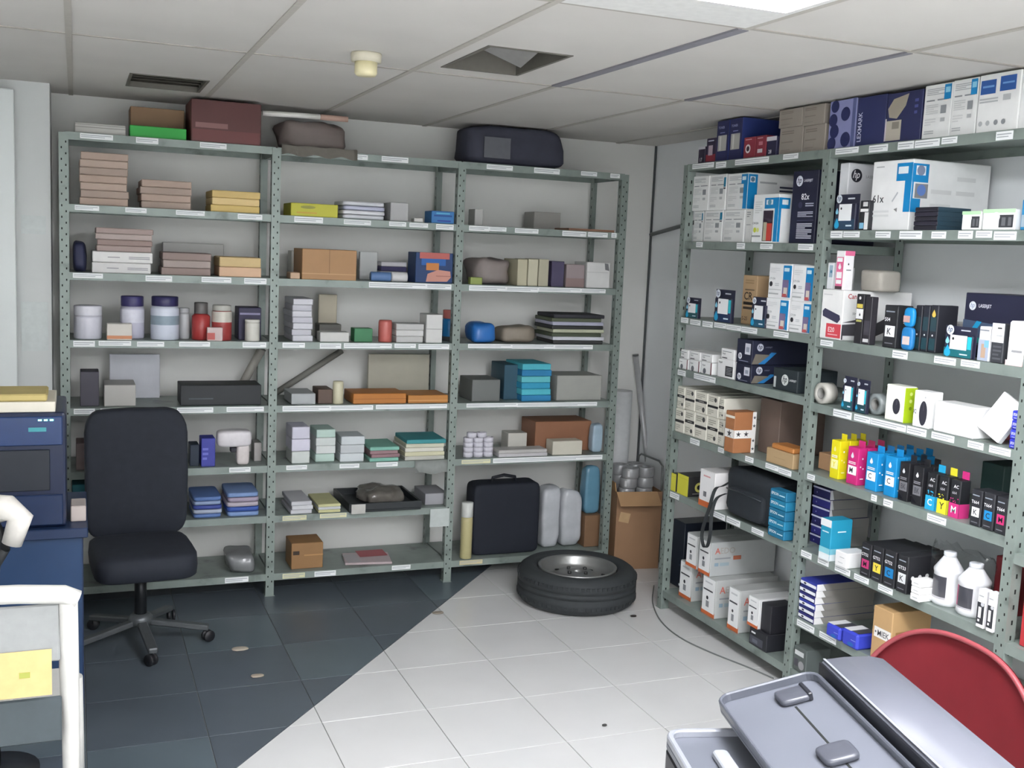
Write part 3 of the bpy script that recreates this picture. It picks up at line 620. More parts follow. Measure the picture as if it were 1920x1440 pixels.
# ---- fourth shelf, corner bay
z = Z1[3]
ry = [('b', .12, .66, .8, .78, 1, G2), ('t', 'Royal', .14, .40, .2, '#3b3d42', .7), ('r', .1, .1, .5, .18, INK)]
for i, (a, b) in enumerate(((1271, 1290), (1292, 1312), (1314, 1335))):
    nm = ('wall-end', 'middle', 'inner')[i]
    R_('ribbon_box', z, .012, a, b, 673+i*3, .12, '#f0f1f0', nm+' small white box in the lower layer of the fourth shelf', pr={'front': [('t', 'Royal', .14, .62, .18, '#3b3d42', .7), ('c', .35, .25, .14, '#6b6d72'), ('r', .9, 0, 1, 1, '#7c4a50')]}, group='small white ribbon boxes')
    R_('ribbon_box', LAST['top']+.0006, .02, a+1, b+1, 655+i*4, .12, '#efefee', nm+' small white box in the upper layer of the fourth shelf', pr={'front': ry}, group='small white ribbon boxes')
R_('ribbon_box', z, .02, 1345, 1376, 674, .12, '#efefee', 'white box with black text panel on the fourth shelf', pr={'front': [('t', 'Royal', .08, .74, .14, '#3b3d42', .4), ('r', .5, .12, .95, .66, '#2f2f33'), ('b', .55, .18, .9, .6, 5, '#8f9094')]})
R_('ribbon_box', LAST['top']+.0006, .02, 1352, 1377, 654, .10, '#f2f2f1', 'small white box on top of the white box with black text panel', pr={'front': ry})
hl = {'front': [('hp', .25, .3, .12, '#e4e7ee', '#20223a'), ('r', .55, .4, .9, .85, '#d7dae2'), ('r', .62, .5, .82, .7, '#9aa0b0'), ('b', .2, .08, .8, .14, 1, '#8d92a8')], 'right': [('hp', .12, .72, .05, '#c4c8d4', '#20223a'), ('t', 'LASERJET', .2, .68, .08, '#8f94a8', .2), ('p', [(.1, .04), (.2, .04), (.38, .5), (.3, .52)], '#2d83c4'), ('p', [(0, .04), (.1, .04), (.28, .42), (.05, .45)], '#7a7468')]}
R_('toner_box', z, .015, 1379, 1409, 682, .33, '#20243a', 'long black toner carton with round logo, lower one of two on the fourth shelf', pr=hl, group='long black toner cartons')
R_('toner_box', LAST['top']+.0006, .015, 1381, 1411, 636, .33, '#20243a', 'long black toner carton with round logo, upper one of two on the fourth shelf', pr=hl, group='long black toner cartons')
R_('toner_box', z, .03, 1449, 1496, 692, .20, '#2a3338', 'dark green-black toner carton with white logo by the middle post', pr={'front': [('hp', .5, .5, .14, '#d5dad8', '#2a3338'), ('t', 'LASERJET', .68, .46, .12, '#e3e6e6', .3), ('r', .05, .1, .14, .6, '#b9bfbf')]})
# ---- fourth shelf, outer bay
z = Z2[3]
def roll(name, unit, z0, d, a, b, yt, wd, col, lab, core='#8b8a86', cat='roll', group=None):
    ul, ur, hh = span(unit, z0, d, a, b, yt); r = (ur-ul)/2
    bm = bmesh.new(); M = Matrix.Translation((0, 0, r)) @ Matrix.Rotation(R(90), 4, 'X')
    lathe(bm, [(r*.55, -wd), (r, -wd), (r, 0), (r*.55, 0)], n=28, M=M, closed=True)
    o = fin(name, bm, mat(col, .3)); o.location = world(unit, (ul+ur)/2, d, z0); o.rotation_euler = (0, 0, ROT[unit]); tag(o, lab, cat, group)
    bm = bmesh.new(); lathe(bm, [(r*.48, -wd*.97), (r*.545, -wd*.97), (r*.545, -wd*.03), (r*.48, -wd*.03)], n=28, M=M, closed=True); fin('core', bm, mat(core, .6), o)
roll('tape_roll', 'R', z, .012, 1522, 1552, 715, .05, '#b9b6ae', 'pale tape roll standing by the middle post on the fourth shelf')
blister(z, .008, 1577, 1601, 706, 'narrow dark ink blister pack beside the tape roll', lower='#1f5a66', cyan=True)
blister(z, .008, 1603, 1626, 712, 'narrow dark ink blister pack beside the clear tape roll', lower='#22454f', cyan=True)
roll('tape_roll', 'R', z, .04, 1626, 1654, 738, .045, '#8d9494', 'clear grey tape roll beside the mouse boxes')
mouse = lambda cx, cy, rx, ry: [('p', circ(cx, cy, rx, ry, 20), '#33333d'), ('r', cx-.01, cy+ry*.2, cx+.02, cy+ry*.9, '#55555f')]
R_('mouse_box', z, .010, 1660, 1696, 722, .055, '#f1f3e6', 'white mouse box with lime green side', pr={'front': mouse(.60, .42, .20, .22), 'right': [('r', 0, 0, 1, .97, '#aecb1e'), ('c', .5, .8, .12, '#e4f08a'), ('c', .5, .6, .12, '#e4f08a'), ('c', .5, .4, .12, '#7f9a10')]})
R_('mouse_box', z, .004, 1712, 1744, 733, .055, '#f3f4f3', 'white mouse box with tall dark mouse picture marked X2', pr={'front': mouse(.62, .40, .24, .34)+[('t', 'X2', .02, .36, .12, '#44464c', .2), ('c', .7, .84, .04, G1)]})
R_('carton', z, .004, 1750, 1827, 758, .085, '#f3f3f2', 'large plain white carton on the fourth shelf', bev=.004)
R_('carton', z, .10, 1836, 1882, 782, .12, '#9a4a4c', 'red carton lying behind the tilted white card box')
ul, ur, hh = span('R', z, .03, 1836, 1886, 778)
bm = bmesh.new(); box(bm, -.05, .05, 0, .025, .02, .02+.14, bev=.003, M=Matrix.Rotation(R(24), 4, 'Y') @ Matrix.Rotation(R(-20), 4, 'X')); zmin = min(v.co.z for v in bm.verts); bmesh.ops.translate(bm, vec=(0, 0, -zmin), verts=bm.verts[:])
o = fin('card_box', bm, mat('#efefee', .5)); o.location = world('R', (ul+ur)/2-.015, .008, z); o.rotation_euler = (0, 0, ROT['R']); tag(o, 'white card box tilted against the red carton', 'box')
stack('ink_box', 'R', z, .008, 1893, 1917, 770, .09, ['#3038b8', '#3a44c8'], 4, 'bright blue ink box with white brand print at the far post', 'ink box', 'bright blue ink boxes', jit=.001, pr={'front': [('t', 'EPSON', .3, .45, .3, '#eef0fb', .6), ('b', .4, .15, .9, .3, 1, '#b9bdf0')]})
# ---- fifth shelf, corner bay
z = Z1[4]; CR = '#e3e0d3'
for i, (a, b, y1, y2) in enumerate(((1266, 1283, 766, 724), (1284, 1302, 770, 729), (1303, 1325, 776, 735), (1326, 1346, 783, 741), (1347, 1357, 787, 746))):
    def cp(s): return {'front': [('r', 0, .50, 1, .62, '#2b2b2d') if (i+s) % 2 else ('r', 0, .42, 1, .53, '#2b2b2d'), ('b', .1, .68, .8, .92, 3, '#a9a699'), ('b', .1, .1, .6, .34, 3, '#b9b6a8'), ('c', .74, .2 if (i+s) % 2 else .8, .12, '#4a4a4a'), ('b', .3, .54, .75, .58, 1, '#d9d7cc')]}
    nm = ('first', 'second', 'third', 'fourth', 'fifth')[i]
    R_('toner_box', z, .012, a, b, y1, .24, CR, nm+' cream carton with black stripe from the wall, lower row of the fifth shelf', pr=cp(0), group='cream striped cartons')
    R_('toner_box', LAST['top']+.0006, .016, a+1, b+1, y2, .24, CR, nm+' cream carton with black stripe from the wall, upper row of the fifth shelf', pr=cp(1), group='cream striped cartons')
o = R_('carton', z, -.035, 1359, 1377, 770, .11, '#a9714a', 'brown carton with star-printed white tape jutting over the fifth shelf edge')
st = lambda cx, cy, r, asp: ('p', [(cx+(r if k % 2 == 0 else r*.36)*math.cos(R(90+36*k)), cy+(r if k % 2 == 0 else r*.36)*asp*math.sin(R(90+36*k))) for k in range(10)], '#3a3a3e')
Wd, Dd, Hd = LAST['d']
prints(o, 'front', LAST['d'], [('r', 0, .36, 1, .56, '#eceae6'), st(.5, .46, .28, Wd/Hd), ('r', -.02, .84, 1, .90, '#e8e2d4')], 'packing_tape')
prints(o, 'right', LAST['d'], [('r', 0, .36, 1, .56, '#eceae6'), st(.2, .46, .13, Dd/Hd), st(.56, .46, .13, Dd/Hd), ('r', .82, 0, 1.0, 1, '#eceae6')]+[st(.91, q, .085, Dd/Hd) for q in (.1, .3, .66, .86)], 'packing_tape')
R_('carton', z, .12, 1423, 1462, 748, .24, '#6f5f56', 'dark brown carton at the back of the fifth shelf by the middle post')
R_('carton', z, .012, 1436, 1488, 845, .095, '#b59a74', 'flat kraft carton under an orange envelope on the fifth shelf', pr={'front': [('b', .3, .45, .7, .5, 1, '#9c835f')]})
R_('envelope', LAST['top']+.0006, .016, 1446, 1488, 836, .08, '#bf7f45', 'orange padded envelope lying on the flat kraft carton', cat='envelope', bev=.006)
# ---- fifth shelf, outer bay
z = Z2[4]
R_('carton', z, .10, 1534, 1557, 850, .16, '#b48f6c', 'kraft carton standing behind the middle post on the ink bottle shelf')
ROWS = [('yellow', '#e8dc1e', 1557, 1574, 825, 'Y', 3, '#f7f3b0'), ('magenta', '#cf2f7c', 1588, 1609, 838, 'M', 3, '#ffffff'), ('cyan', '#1e93d2', 1623, 1645, 848, 'C', 4, '#ffffff'), ('cyan', '#1c8fce', 1658, 1680, 855, 'C', 4, '#ffffff'), ('black', '#26262a', 1685, 1704, 866, 'BK', 2, '#77777c'), ('black', '#26262a', 1710, 1730, 874, 'BK', 2, '#77777c')]
for q, (cn, col, a, b, yt, L_, n, sq) in enumerate(ROWS):
    ul, ur, hh = span('R', z, .03, a, b, yt)
    for k in range(n):
        W = (ur-ul)-.002; dep = .040
        bm = bmesh.new(); box(bm, -W/2, W/2, 0, dep, 0, hh, bev=.0015)
        o = fin('ink_box', bm, mat(col, .4, var=.03)); o.location = world('R', (ul+ur)/2, .03+k*.045, z); o.rotation_euler = (0, 0, ROT['R'])
        tag(o, ('front', 'second', 'third', 'rearmost')[k]+' '+cn+' ink bottle box in the row '+('beside the kraft carton', 'between yellow and cyan boxes', 'beside the magenta boxes', 'beside the black boxes', 'beside the cyan boxes', 'beside the splash-print boxes')[q], 'ink box', 'ink bottle boxes')
        if k == 0:
            prints(o, 'front', (W, dep, hh), [('r', .12, .26, .90, .50, sq), ('t', L_, .26, .31, .14, '#3f4148' if L_ != 'Y' else '#e8dc1e', .5), ('d', .45, .76, .13, '#e6e8ee' if cn != 'yellow' else '#f6f0a0'), ('b', .15, .54, .8, .62, 2, '#ffffff' if cn != 'black' else '#9a9aa0'), ('p', [(.1, .05), (.6, .05), (.1, .2)], '#00000f' if cn == 'black' else col)])
            prints(o, 'right', (W, dep, hh), [('c', .5, .72, .09, '#f0e9ee' if cn == 'magenta' else '#ffffff'), ('c', .3, .5, .08, sq), ('c', .6, .45, .08, sq), ('b', .3, .15, .7, .2, 1, sq)] if cn != 'black' else [('b', .3, .15, .7, .2, 1, '#55555a')])
        bm = bmesh.new(); box(bm, -W*.3, W*.3, dep-.003, dep-.001, hh-.001, hh+.024, bev=.0005); fin('hang_tab', bm, mat(col, .4, var=.03), o)
for i, (a, b, yt, L_, col, tc) in enumerate(((1736, 1755, 886, 'C', '#2aa9d8', '#ffffff'), (1758, 1777, 892, 'Y', '#e9e03a', '#2a2a2a'), (1780, 1800, 899, 'M', '#d03580', '#ffffff'))):
    rr = random.Random(i)
    its = [('r', 0, 0, 1, .38, col), ('t', L_, .25, .12, .18, tc, .55), ('t', 'AC', .35, .78, .09, '#e9e9ec', .5), ('t', '664', .25, .62, .075, '#b9b9be', .55)]+[('c', rr.uniform(.1, .9), rr.uniform(.37, .52), rr.uniform(.03, .07), col) for _ in range(9)]
    o = R_('ink_box', z, .028, a, b, yt, .045, '#202226', 'dark ink bottle box with '+('cyan', 'yellow', 'magenta')[i]+' paint-splash base', pr={'front': its, 'right': [('r', 0, 0, 1, .38, col)]}, group='splash-print ink boxes', cat='ink box')
    W, D_, H_ = LAST['d']; bm = bmesh.new(); box(bm, -W*.35, W*.35, .040, .042, H_-.001, H_+.026, bev=.0005); fin('hang_tab', bm, mat(col, .4), o)
for i, (a, b, yt, L_, col) in enumerate(((1819, 1840, 918, 'K', '#e9ebec'), (1842, 1864, 924, 'C', '#1d86c2'), (1866, 1887, 931, 'M', '#c93473'))):
    inkbox(z, .012, a, b, yt, .07, L_, col, 'black ink box marked T664 with '+('white', 'blue', 'magenta')[i]+' square', head='T664', grp='black T664 ink boxes', cat='ink box', body='#2b2c31')
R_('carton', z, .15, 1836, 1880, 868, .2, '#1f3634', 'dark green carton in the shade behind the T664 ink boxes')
# ---- sixth shelf, corner bay
z = Z1[5]
for i, (a, b, yt) in enumerate(((1252, 1268, 886), (1270, 1291, 890))):
    R_('toner_box', z, .012, a, b, yt, .24, '#2b2b2c', 'black toner carton with yellow end, '+('wall side' if i == 0 else 'inner side')+' of the pair', group='yellow-ended toner cartons', pr={'front': [('r', 0, 0, 1, 1, '#d8d447'), ('b', .2, .8, .9, .84, 1, '#c2be38')], 'right': [('c', .25, .45, .10, '#e2dd78'), ('c', .25, .45, .05, '#2b2b2c'), ('b', .3, .75, .7, .8, 1, '#a9a650'), ('b', .1, .12, .4, .16, 1, '#d0ccc0'), ('b', .3, .9, .8, .93, 1, '#888')]})
R_('toner_box', z, -.012, 1311, 1340, 882, .26, '#e9e7e6', 'white toner carton with orange base beside the black camera bag', pr={'front': [('r', 0, 0, 1, .20, '#cc6b3c'), ('r', .05, .16, .95, .97, '#f1f0f0'), ('b', .25, .8, .7, .88, 1, '#d9a3a3'), ('r', .3, .28, .5, .42, '#77777b')]})
ul, ur, hh = span('R', z, .012, 1353, 1450, 884)
e = empty('camera_bag', world('R', (ul+ur)/2, .012, z), ROT['R']); W = ur-ul
bm = bmesh.new(); blob(bm, W, .24, hh, e=.33, nu=32, nv=16, lump=.04, M=Matrix.Translation((0, .12, 0))); fin('bag_body', bm, mat('#20262c', .8, var=.15, scale=20, bump=.4), e)
bm = bmesh.new(); blob(bm, W*.7, .05, hh*.55, e=.35, nu=24, nv=12, M=Matrix.Translation((W*.02, .006, hh*.08))); fin('front_pocket', bm, mat('#23292f', .8, var=.15, scale=20, bump=.4), e)
bm = bmesh.new(); tube(bm, [(-W*.33, -.021, hh*.56), (0, -.021, hh*.58), (W*.36, -.021, hh*.55)], .003, 6); fin('zipper', bm, mat('#3c4349', .4, .3), e)
bm = bmesh.new()
lp_ = [(-.36*W, .03, hh*.75), (-.47*W, -.01, hh*.55), (-.56*W, -.03, .10), (-.60*W, -.045, .01), (-.66*W, -.05, -.06), (-.70*W, -.05, -.13), (-.64*W, -.05, -.175), (-.56*W, -.05, -.16), (-.52*W, -.05, -.09), (-.54*W, -.045, -.01), (-.52*W, -.03, .06), (-.44*W, 0, hh*.4)]
pts = []; LV = [Vector(q) for q in lp_]
for i in range(len(LV)-1):
    p0, p1, p2, p3 = LV[max(0, i-1)], LV[i], LV[i+1], LV[min(len(LV)-1, i+2)]
    for t in range(5):
        t /= 5; pts.append(.5*((2*p1)+(-p0+p2)*t+(2*p0-5*p1+4*p2-p3)*t*t+(-p0+3*p1-3*p2+p3)*t**3))
pts.append(Vector(lp_[-1])); prevL = None
for p in pts:
    cur = (bm.verts.new(p+Vector((0, -.001, 0))), bm.verts.new(p+Vector((.006, .014, 0))), bm.verts.new(p+Vector((.008, .013, 0))), bm.verts.new(p+Vector((.002, -.002, 0))))
    if prevL:
        for k in range(4): bm.faces.new((prevL[k], prevL[(k+1) % 4], cur[(k+1) % 4], cur[k]))
    prevL = cur
bmesh.ops.recalc_face_normals(bm, faces=bm.faces[:]); fin('shoulder_strap', bm, mat('#24282a', .8), e)
tag(e, 'black camera bag with strap looping down below the shelf', 'bag')
stack('ink_box', 'R', z, -.012, 1440, 1474, 918, .05, ['#1b6f92', '#1f7ea3'], 5, 'teal ink box with white brand print beside the middle post', 'ink box', 'teal ink boxes', jit=.002, pr={'front': [('t', 'EPSON', .1, .42, .3, '#eaf4f8', .42), ('b', .58, .4, .92, .62, 1, '#bfe0ea')]})
# ---- sixth shelf, outer bay
z = Z2[5]
stack('paper_pack', 'R', z, .105, 1519, 1556, 913, .20, ['#28286a', '#30307c', '#242458'], 6, 'dark violet flat pack with pale edge', 'pack', 'dark violet packs', jit=.003, pr={'front': [('r', 0, .82, 1, 1, '#c9cbe0'), ('c', .25, .4, .03, '#8a8ac0')], 'right': [('r', 0, 0, 1, 1, '#8b8986'), ('p', [(0, 0), (.10, 0), (.05, 1), (0, 1)], '#e2e2e6')]})
R_('toner_box', z, -.005, 1537, 1558, 972, .10, '#2296b8', 'aqua and white box with faded base beside the violet packs', pr={'front': [('r', 0, 0, 1, .16, '#e6eef0'), ('r', 0, .16, 1, .30, '#8fd0dc'), ('r', 0, .82, 1, 1, '#e9ecee'), ('b', .2, .66, .8, .72, 1, '#cfeaf2')], 'right': [('r', 0, 0, 1, .16, '#e6eef0'), ('r', 0, .16, 1, .30, '#7fc4d4'), ('b', .3, .68, .7, .74, 1, '#cfeaf2')]})
R_('carton', z, -.008, 1565, 1588, 1034, .10, '#f0f0ef', 'small plain white carton beside the aqua box', pr={'front': [('b', .4, .6, .8, .68, 1, G1), ('b', .3, .25, .7, .32, 1, G1)]})
for i, (a, b, yt, L_, col, hd) in enumerate(((1613, 1633, 1018, 'M', '#c03a74', 'GT52'), (1634, 1655, 1024, 'Y', '#e6d24a', 'GT52'), (1656, 1679, 1031, 'C', '#1d80be', 'GT52'), (1681, 1702, 1040, 'K', '#e3e5e6', 'GT53'))):
    inkbox(z, -.002, a, b, yt, .20, L_, col, 'black ink box marked '+hd+' with '+('magenta', 'yellow', 'blue', 'white')[i]+' square', head=hd, grp='black GT ink boxes', cat='ink box', side=[('c', .12, .42, .04, '#e8e8e8'), ('c', .28, .44, .04, '#e8e8e8'), ('c', .44, .46, .04, '#e8e8e8'), ('b', .6, .4, .9, .44, 1, '#ddd')] if i == 3 else None)
stack('carton', 'R', z, -.022, 1706, 1726, 1086, .07, ['#eeeeec'], 3, 'small white carton in front of the bagged bottles', 'box', 'small white cartons', jit=.001, pr={'front': [('b', .3, .4, .8, .6, 1, G1)]})
cen = []
for i, (a, b, yt) in enumerate(((1736, 1778, 1034), (1780, 1828, 1056))):
    ul, ur, hh = span('R', z, .02, a, b, yt); r = (ur-ul)/2; cen.append(((ul+ur)/2, .02+r, r, hh))
    e = empty('ink_bottle', world('R', (ul+ur)/2, .02+r, z), ROT['R'])
    bm = bmesh.new(); lathe(bm, [(0,0),(r*.86,0),(r*.97,.008),(r*.97,.02),(r*.93,.028),(r*.93,hh*.60),(r*.98,hh*.63),(r*.98,hh*.67),(r*.9,hh*.70),(r*.42,hh*.90),(r*.36,hh*.915),(0,hh*.915)], n=32); fin('bottle_body', bm, mat('#f4f5f8', .35), e)
    bm = bmesh.new(); lathe(bm, [(r*.40,hh*.917),(r*.42,hh*.925),(r*.42,hh*.99),(r*.38,hh),(0,hh)], n=24); fin('cap', bm, mat('#dfe2e6', .4), e)
    bm = bmesh.new(); n = 10; rl = r*.93+.001
    for s, (z0_, z1_, c0) in enumerate(((.17, .56, 0), (.12, .17, 1))):
        vv = [[bm.verts.new((rl*math.sin(R(-40+80*k/n)), -rl*math.cos(R(-40+80*k/n)), hh*q)) for k in range(n+1)] for q in (z0_, z1_)]
        for k in range(n): f = bm.faces.new((vv[0][k], vv[0][k+1], vv[1][k+1], vv[1][k])); f.material_index = c0 if not (i and s == 0 and k < 2) else 2
    fin('paper_label', bm, [mat('#46464e', .5), mat('#c9c6ca', .5), mat('#c9457c', .5)], e)
    tag(e, 'large white ink bottle with dark label in clear bag, '+('beside the small white cartons' if i == 0 else 'pink stripe on its label'), 'bottle', 'bagged ink bottles')
# clear bag loosely round the two bottles
cu_ = sum(c[0] for c in cen)/2; cd_ = sum(c[1] for c in cen)/2; hb = max(c[3] for c in cen)
bm = bmesh.new(); rings = []; N = 40; su = (cen[1][0]-cen[0][0])/2+cen[0][2]
for j, (q, sx, sy) in enumerate(((.004, 1.06, 1.10), (.04, 1.13, 1.22), (.30, 1.10, 1.16), (.62, 1.14, 1.22), (.80, 1.16, 1.20), (.95, 1.20, 1.10), (1.05, 1.22, .75), (1.12, 1.18, .45))):
    rg = []
    for k in range(N):
        a = k/N*2*math.pi; cx, sy_ = math.cos(a), math.sin(a)
        x = math.copysign(abs(cx)**.7, cx)*su*sx; y = math.copysign(abs(sy_)**.8, sy_)*cen[0][2]*sy
        nn = 1+.05*noise.noise(Vector((x*30, y*30, j*.9)))
        zz = hb*q*(1+(.10*noise.noise(Vector((k*.7, j, 3))) if j > 3 else 0))
        rg.append(bm.verts.new((x*nn, y*nn, max(.003, zz))))
    rings.append(rg)
for A, B in zip(rings, rings[1:]):
    for k in range(N): f = bm.faces.new((A[k], A[(k+1) % N], B[(k+1) % N], B[k])); f.smooth = True
bagM = bpy.data.materials.new('clear_plastic_film'); bagM.use_nodes = True; nt = bagM.node_tree; out = nt.nodes['Material Output']
gl = nt.nodes.new('ShaderNodeBsdfGlossy'); gl.inputs['Roughness'].default_value = .12; trn = nt.nodes.new('ShaderNodeBsdfTransparent'); trn.inputs[0].default_value = (.975, .98, .985, 1); fr = nt.nodes.new('ShaderNodeMath'); fr.operation = 'MULTIPLY'; fr.inputs[1].default_value = .45; lw = nt.nodes.new('ShaderNodeLayerWeight'); lw.inputs[0].default_value = .25; nt.links.new(lw.outputs['Facing'], fr.inputs[0]); mxs = nt.nodes.new('ShaderNodeMixShader')
nt.links.new(fr.outputs[0], mxs.inputs[0]); nt.links.new(trn.outputs[0], mxs.inputs[1]); nt.links.new(gl.outputs[0], mxs.inputs[2]); nt.links.new(mxs.outputs[0], out.inputs[0])
o = fin('plastic_bag', bm, bagM); o.location = world('R', cu_, cd_, z); o.rotation_euler = (0, 0, ROT['R']); tag(o, 'clear crumpled plastic bag around two white ink bottles', 'bag')
for i, (a, b) in enumerate(((1831, 1847), (1850, 1867))):
    R_('ink_box', z, -.008, a, b, 1104+i*6, .03, '#eff0f1', 'slim white ink box with dark curved panel, '+('beside the bagged bottles' if i == 0 else 'by the far post'), group='slim white ink boxes', pr={'front': [('r', .06, .1, .95, .66, '#313338'), ('c', .7, .62, .22, '#c9cbce'), ('r', .25, .26, .62, .54, '#eceded'), ('r', .25, .16, .5, .22, '#eceded'), ('b', .2, .8, .8, .86, 1, G1)]})
R_('carton', z, .16, 1862, 1893, 1044, .15, '#8e2f35', 'red carton in the back corner behind the slim white ink boxes')
# ---- seventh shelf, outer bay
z = Z2[6]
stack('paper_pack', 'R', z, .012, 1486, 1530, 1085, .30, ['#2c2c70', '#242a66', '#2f3a9a'], 6, 'blue flat pack with white label edge', 'pack', 'blue and white packs', jit=.003, pr={'front': [('r', .03, .2, .97, .66, '#eceef2'), ('p', circ(.3, .42, .08, .16, 10), '#2a2a40')], 'right': [('r', 0, 0, 1, 1, '#8e8b86'), ('p', [(0, 0), (.16, 0), (.1, 1), (0, 1)], '#ecebea')]})
for i, (a, b, yt) in enumerate(((1547, 1575, 1172), (1577, 1608, 1183))):
    R_('carton', z, -.012, a, b, yt, .10, '#3a46c0', 'bright blue folded box with white top, '+('beside the blue and white packs' if i == 0 else 'beside the kraft carton'), group='bright blue folded boxes', bev=.008, pr={'front': [('b', .6, .5, .9, .56, 1, '#aeb4ee'), ('p', circ(.6, .25, .2, .12, 14), '#1f62b4')], 'top': [('r', .05, .05, .5, .9, '#e6e6e8'), ('r', .5, .1, .95, .9, '#4a4a52')]})
o = R_('carton', z, .01, 1634, 1672, 1140, .18, '#bd9a6c', 'kraft carton with white tag lettered MIEK by the red chair', pr={'front': [('r', .12, .42, .98, .62, '#e9e6e2'), ('t', 'MIEK', .30, .46, .11, '#55555a', .6), ('c', .2, .52, .04, '#55555a')], 'right': [('r', .1, .5, .4, .62, '#9a7248')]})
# ---- bottom shelf
z = Z1[6]
R_('computer_tower', z, .10, 1259, 1282, 975, .24, '#1d2430', 'dark navy computer tower on the bottom shelf at the wall end', cat='computer', pr={'front': [('c', .8, .06, .06, '#dfe6ea'), ('r', .1, .4, .14, .8, '#2b3442'), ('c', .75, .35, .05, '#44546a')]}, rough=.35)
al = [('r', 0, 0, 1, .14, '#c8673a'), ('r', .04, .10, .96, .98, '#f0f1f1'), ('b', .2, .82, .75, .9, 1, '#c9cbcd'), ('b', .1, .62, .8, .70, 1, '#4a4b50'), ('c', .42, .46, .08, INK), ('r', .34, .22, .56, .38, '#909296')]
als = [('t', 'AEDO', .06, .66, .18, '#a9a39c', .34), ('t', 'A', .06, .66, .18, '#c9685a', .09), ('b', .06, .48, .3, .56, 1, '#8f9296'), ('r', .34, .46, .46, .58, '#b56a50'), ('r', .06, .3, .12, .4, '#8aa0b0'), ('r', .14, .3, .28, .4, '#9fb0b8')]
for i, (a, b, yt, d) in enumerate(((1274, 1298, 1054, .045), (1316, 1342, 1082, .02))):
    R_('toner_box', z, d, a, b, yt, .34, '#b9bbb9', 'white toner carton with orange base on the bottom shelf, '+('wall-side' if i == 0 else 'inner')+' lower one', pr={'front': al, 'right': als}, group='orange-based toner cartons')
tl = LAST['top']+.0008
for i, (a, b, yt) in enumerate(((1287, 1308, 1001), (1310, 1333, 1012))):
    R_('toner_box', tl+.03*0, .022, a, b, yt, .36, '#b4b7b6', 'white toner carton with orange base on the bottom shelf, '+('wall-side' if i == 0 else 'inner')+' upper one', pr={'front': al, 'right': als}, group='orange-based toner cartons')
R_('toner_box', z, .02, 1365, 1387, 1102, .34, '#b9bbb9', 'white toner carton with orange base standing alone midway along the bottom shelf', pr={'front': al, 'right': als}, group='orange-based toner cartons')
R_('carton', z, .004, 1404, 1438, 1182, .14, '#26272d', 'black carton with small white label and grey picture on the bottom shelf', pr={'front': [('r', .12, .70, .36, .80, '#e4e5e7'), ('r', .06, .12, .8, .56, '#4b4d57'), ('r', .2, .2, .5, .4, '#6b6e7a')]})
tb = LAST['top']
R_('toner_box', tb+.0006, .006, 1402, 1423, 1119, .20, '#d5d6d5', 'white wrapped toner carton on top of the black carton', pr={'front': al})
R_('carton', tb+.0006, .02, 1426, 1446, 1132, .12, '#24242a', 'small black carton on top of the black carton with grey picture')
z = Z2[7]
R_('clamshell_pack', z, .012, 1487, 1512, 1214, .12, '#59605e', 'dusty clear clamshell pack on the floor-level shelf behind the middle post', cat='pack', pr={'front': [('r', .1, .66, .8, .85, '#cfd2d2'), ('c', .65, .3, .22, '#9a9a9c'), ('r', .1, .2, .4, .5, '#46464e')]})
# ---- third bay, just in view beyond the far post
bm = bmesh.new(); box(bm, 0, .30, 0, .2, 0, .24, bev=.003); o = fin('carton', bm, mat('#b03138', .5)); o.location = world('R', 2.775, .03, .57+LT+.0006); o.rotation_euler = (0,0,ROT['R']); tag(o, 'bright red carton just beyond the far post', 'box'); prints(o, 'front', (.0, .2, .24), [], 'printed_front') if False else None
# ================================================================== ITEMS ON THE BACK-WALL RACK
def L_(name, r, *a, **k): return bxitem(name, 'L', ZLt[r] if isinstance(r, int) else r, *a, **k)
PK, TAN, CRM = '#b39e90', '#a8968a', '#d9bf85'
# ---- bay by the pillar
L_('paper_pack', 0, .03, 140, 236, 232, .28, '#bdbcb6', 'flat pale grey paper bundle at the pillar end of the top shelf', 'pack', pr={'front': [('r', 0, .55, 1, .62, '#8f8e88'), ('r', 0, .8, 1, .86, '#8f8e88')]})
L_('carton', 0, .16, 244, 346, 203, .18, '#8a6b4c', 'brown carton behind the green folder box on the top shelf')
L_('folder_box', 0, .03, 243, 350, 238, .12, '#35ad49', 'bright green flat folder box on the top shelf')
L_('carton', 0, .02, 358, 490, 190, .28, '#5d3533', 'large maroon carton with pale label on the top shelf', pr={'front': [('r', .06, .34, .52, .46, '#8a625e'), ('r', .02, .02, .98, .30, '#6e3a38')]})
stack('paper_pack', 'L', ZLt[1], .03, 146, 243, 286, .26, [PK, TAN, '#b8a496'], 7, 'brown-pink wrapped ream in the tall pile by the pillar', 'ream', 'wrapped reams', jit=.004)
stack('paper_pack', 'L', ZLt[1], .03, 260, 362, 338, .26, [TAN, PK], 4, 'brown-pink wrapped ream in the lower pile on the second shelf', 'ream', 'wrapped reams', jit=.004)
stack('paper_pack', 'L', ZLt[1], .02, 394, 490, 358, .26, ['#d9bd76', '#e0c58c', '#d4b878'], 3, 'cream yellow wrapped ream on the second shelf', 'ream', 'cream reams', jit=.003)
softitem('cloth_bundle', 'L', ZLt[2], .05, 136, 162, 452, .2, '#2f3350', 'dark navy cloth bundle at the pillar post', 'bundle', e=.5, lump=.2)
stack('paper_pack', 'L', ZLt[2], .02, 170, 288, 472, .26, ['#d9d8d6', '#e4e3e0'], 2, 'white printed ream box under brown papers', 'ream', 'white ream boxes', jit=.004, pr={'front': [('b', .25, .4, .45, .55, 1, '#8b8a90'), ('b', .6, .3, .95, .6, 2, '#9b9aa0')]})
zz = LAST['top']
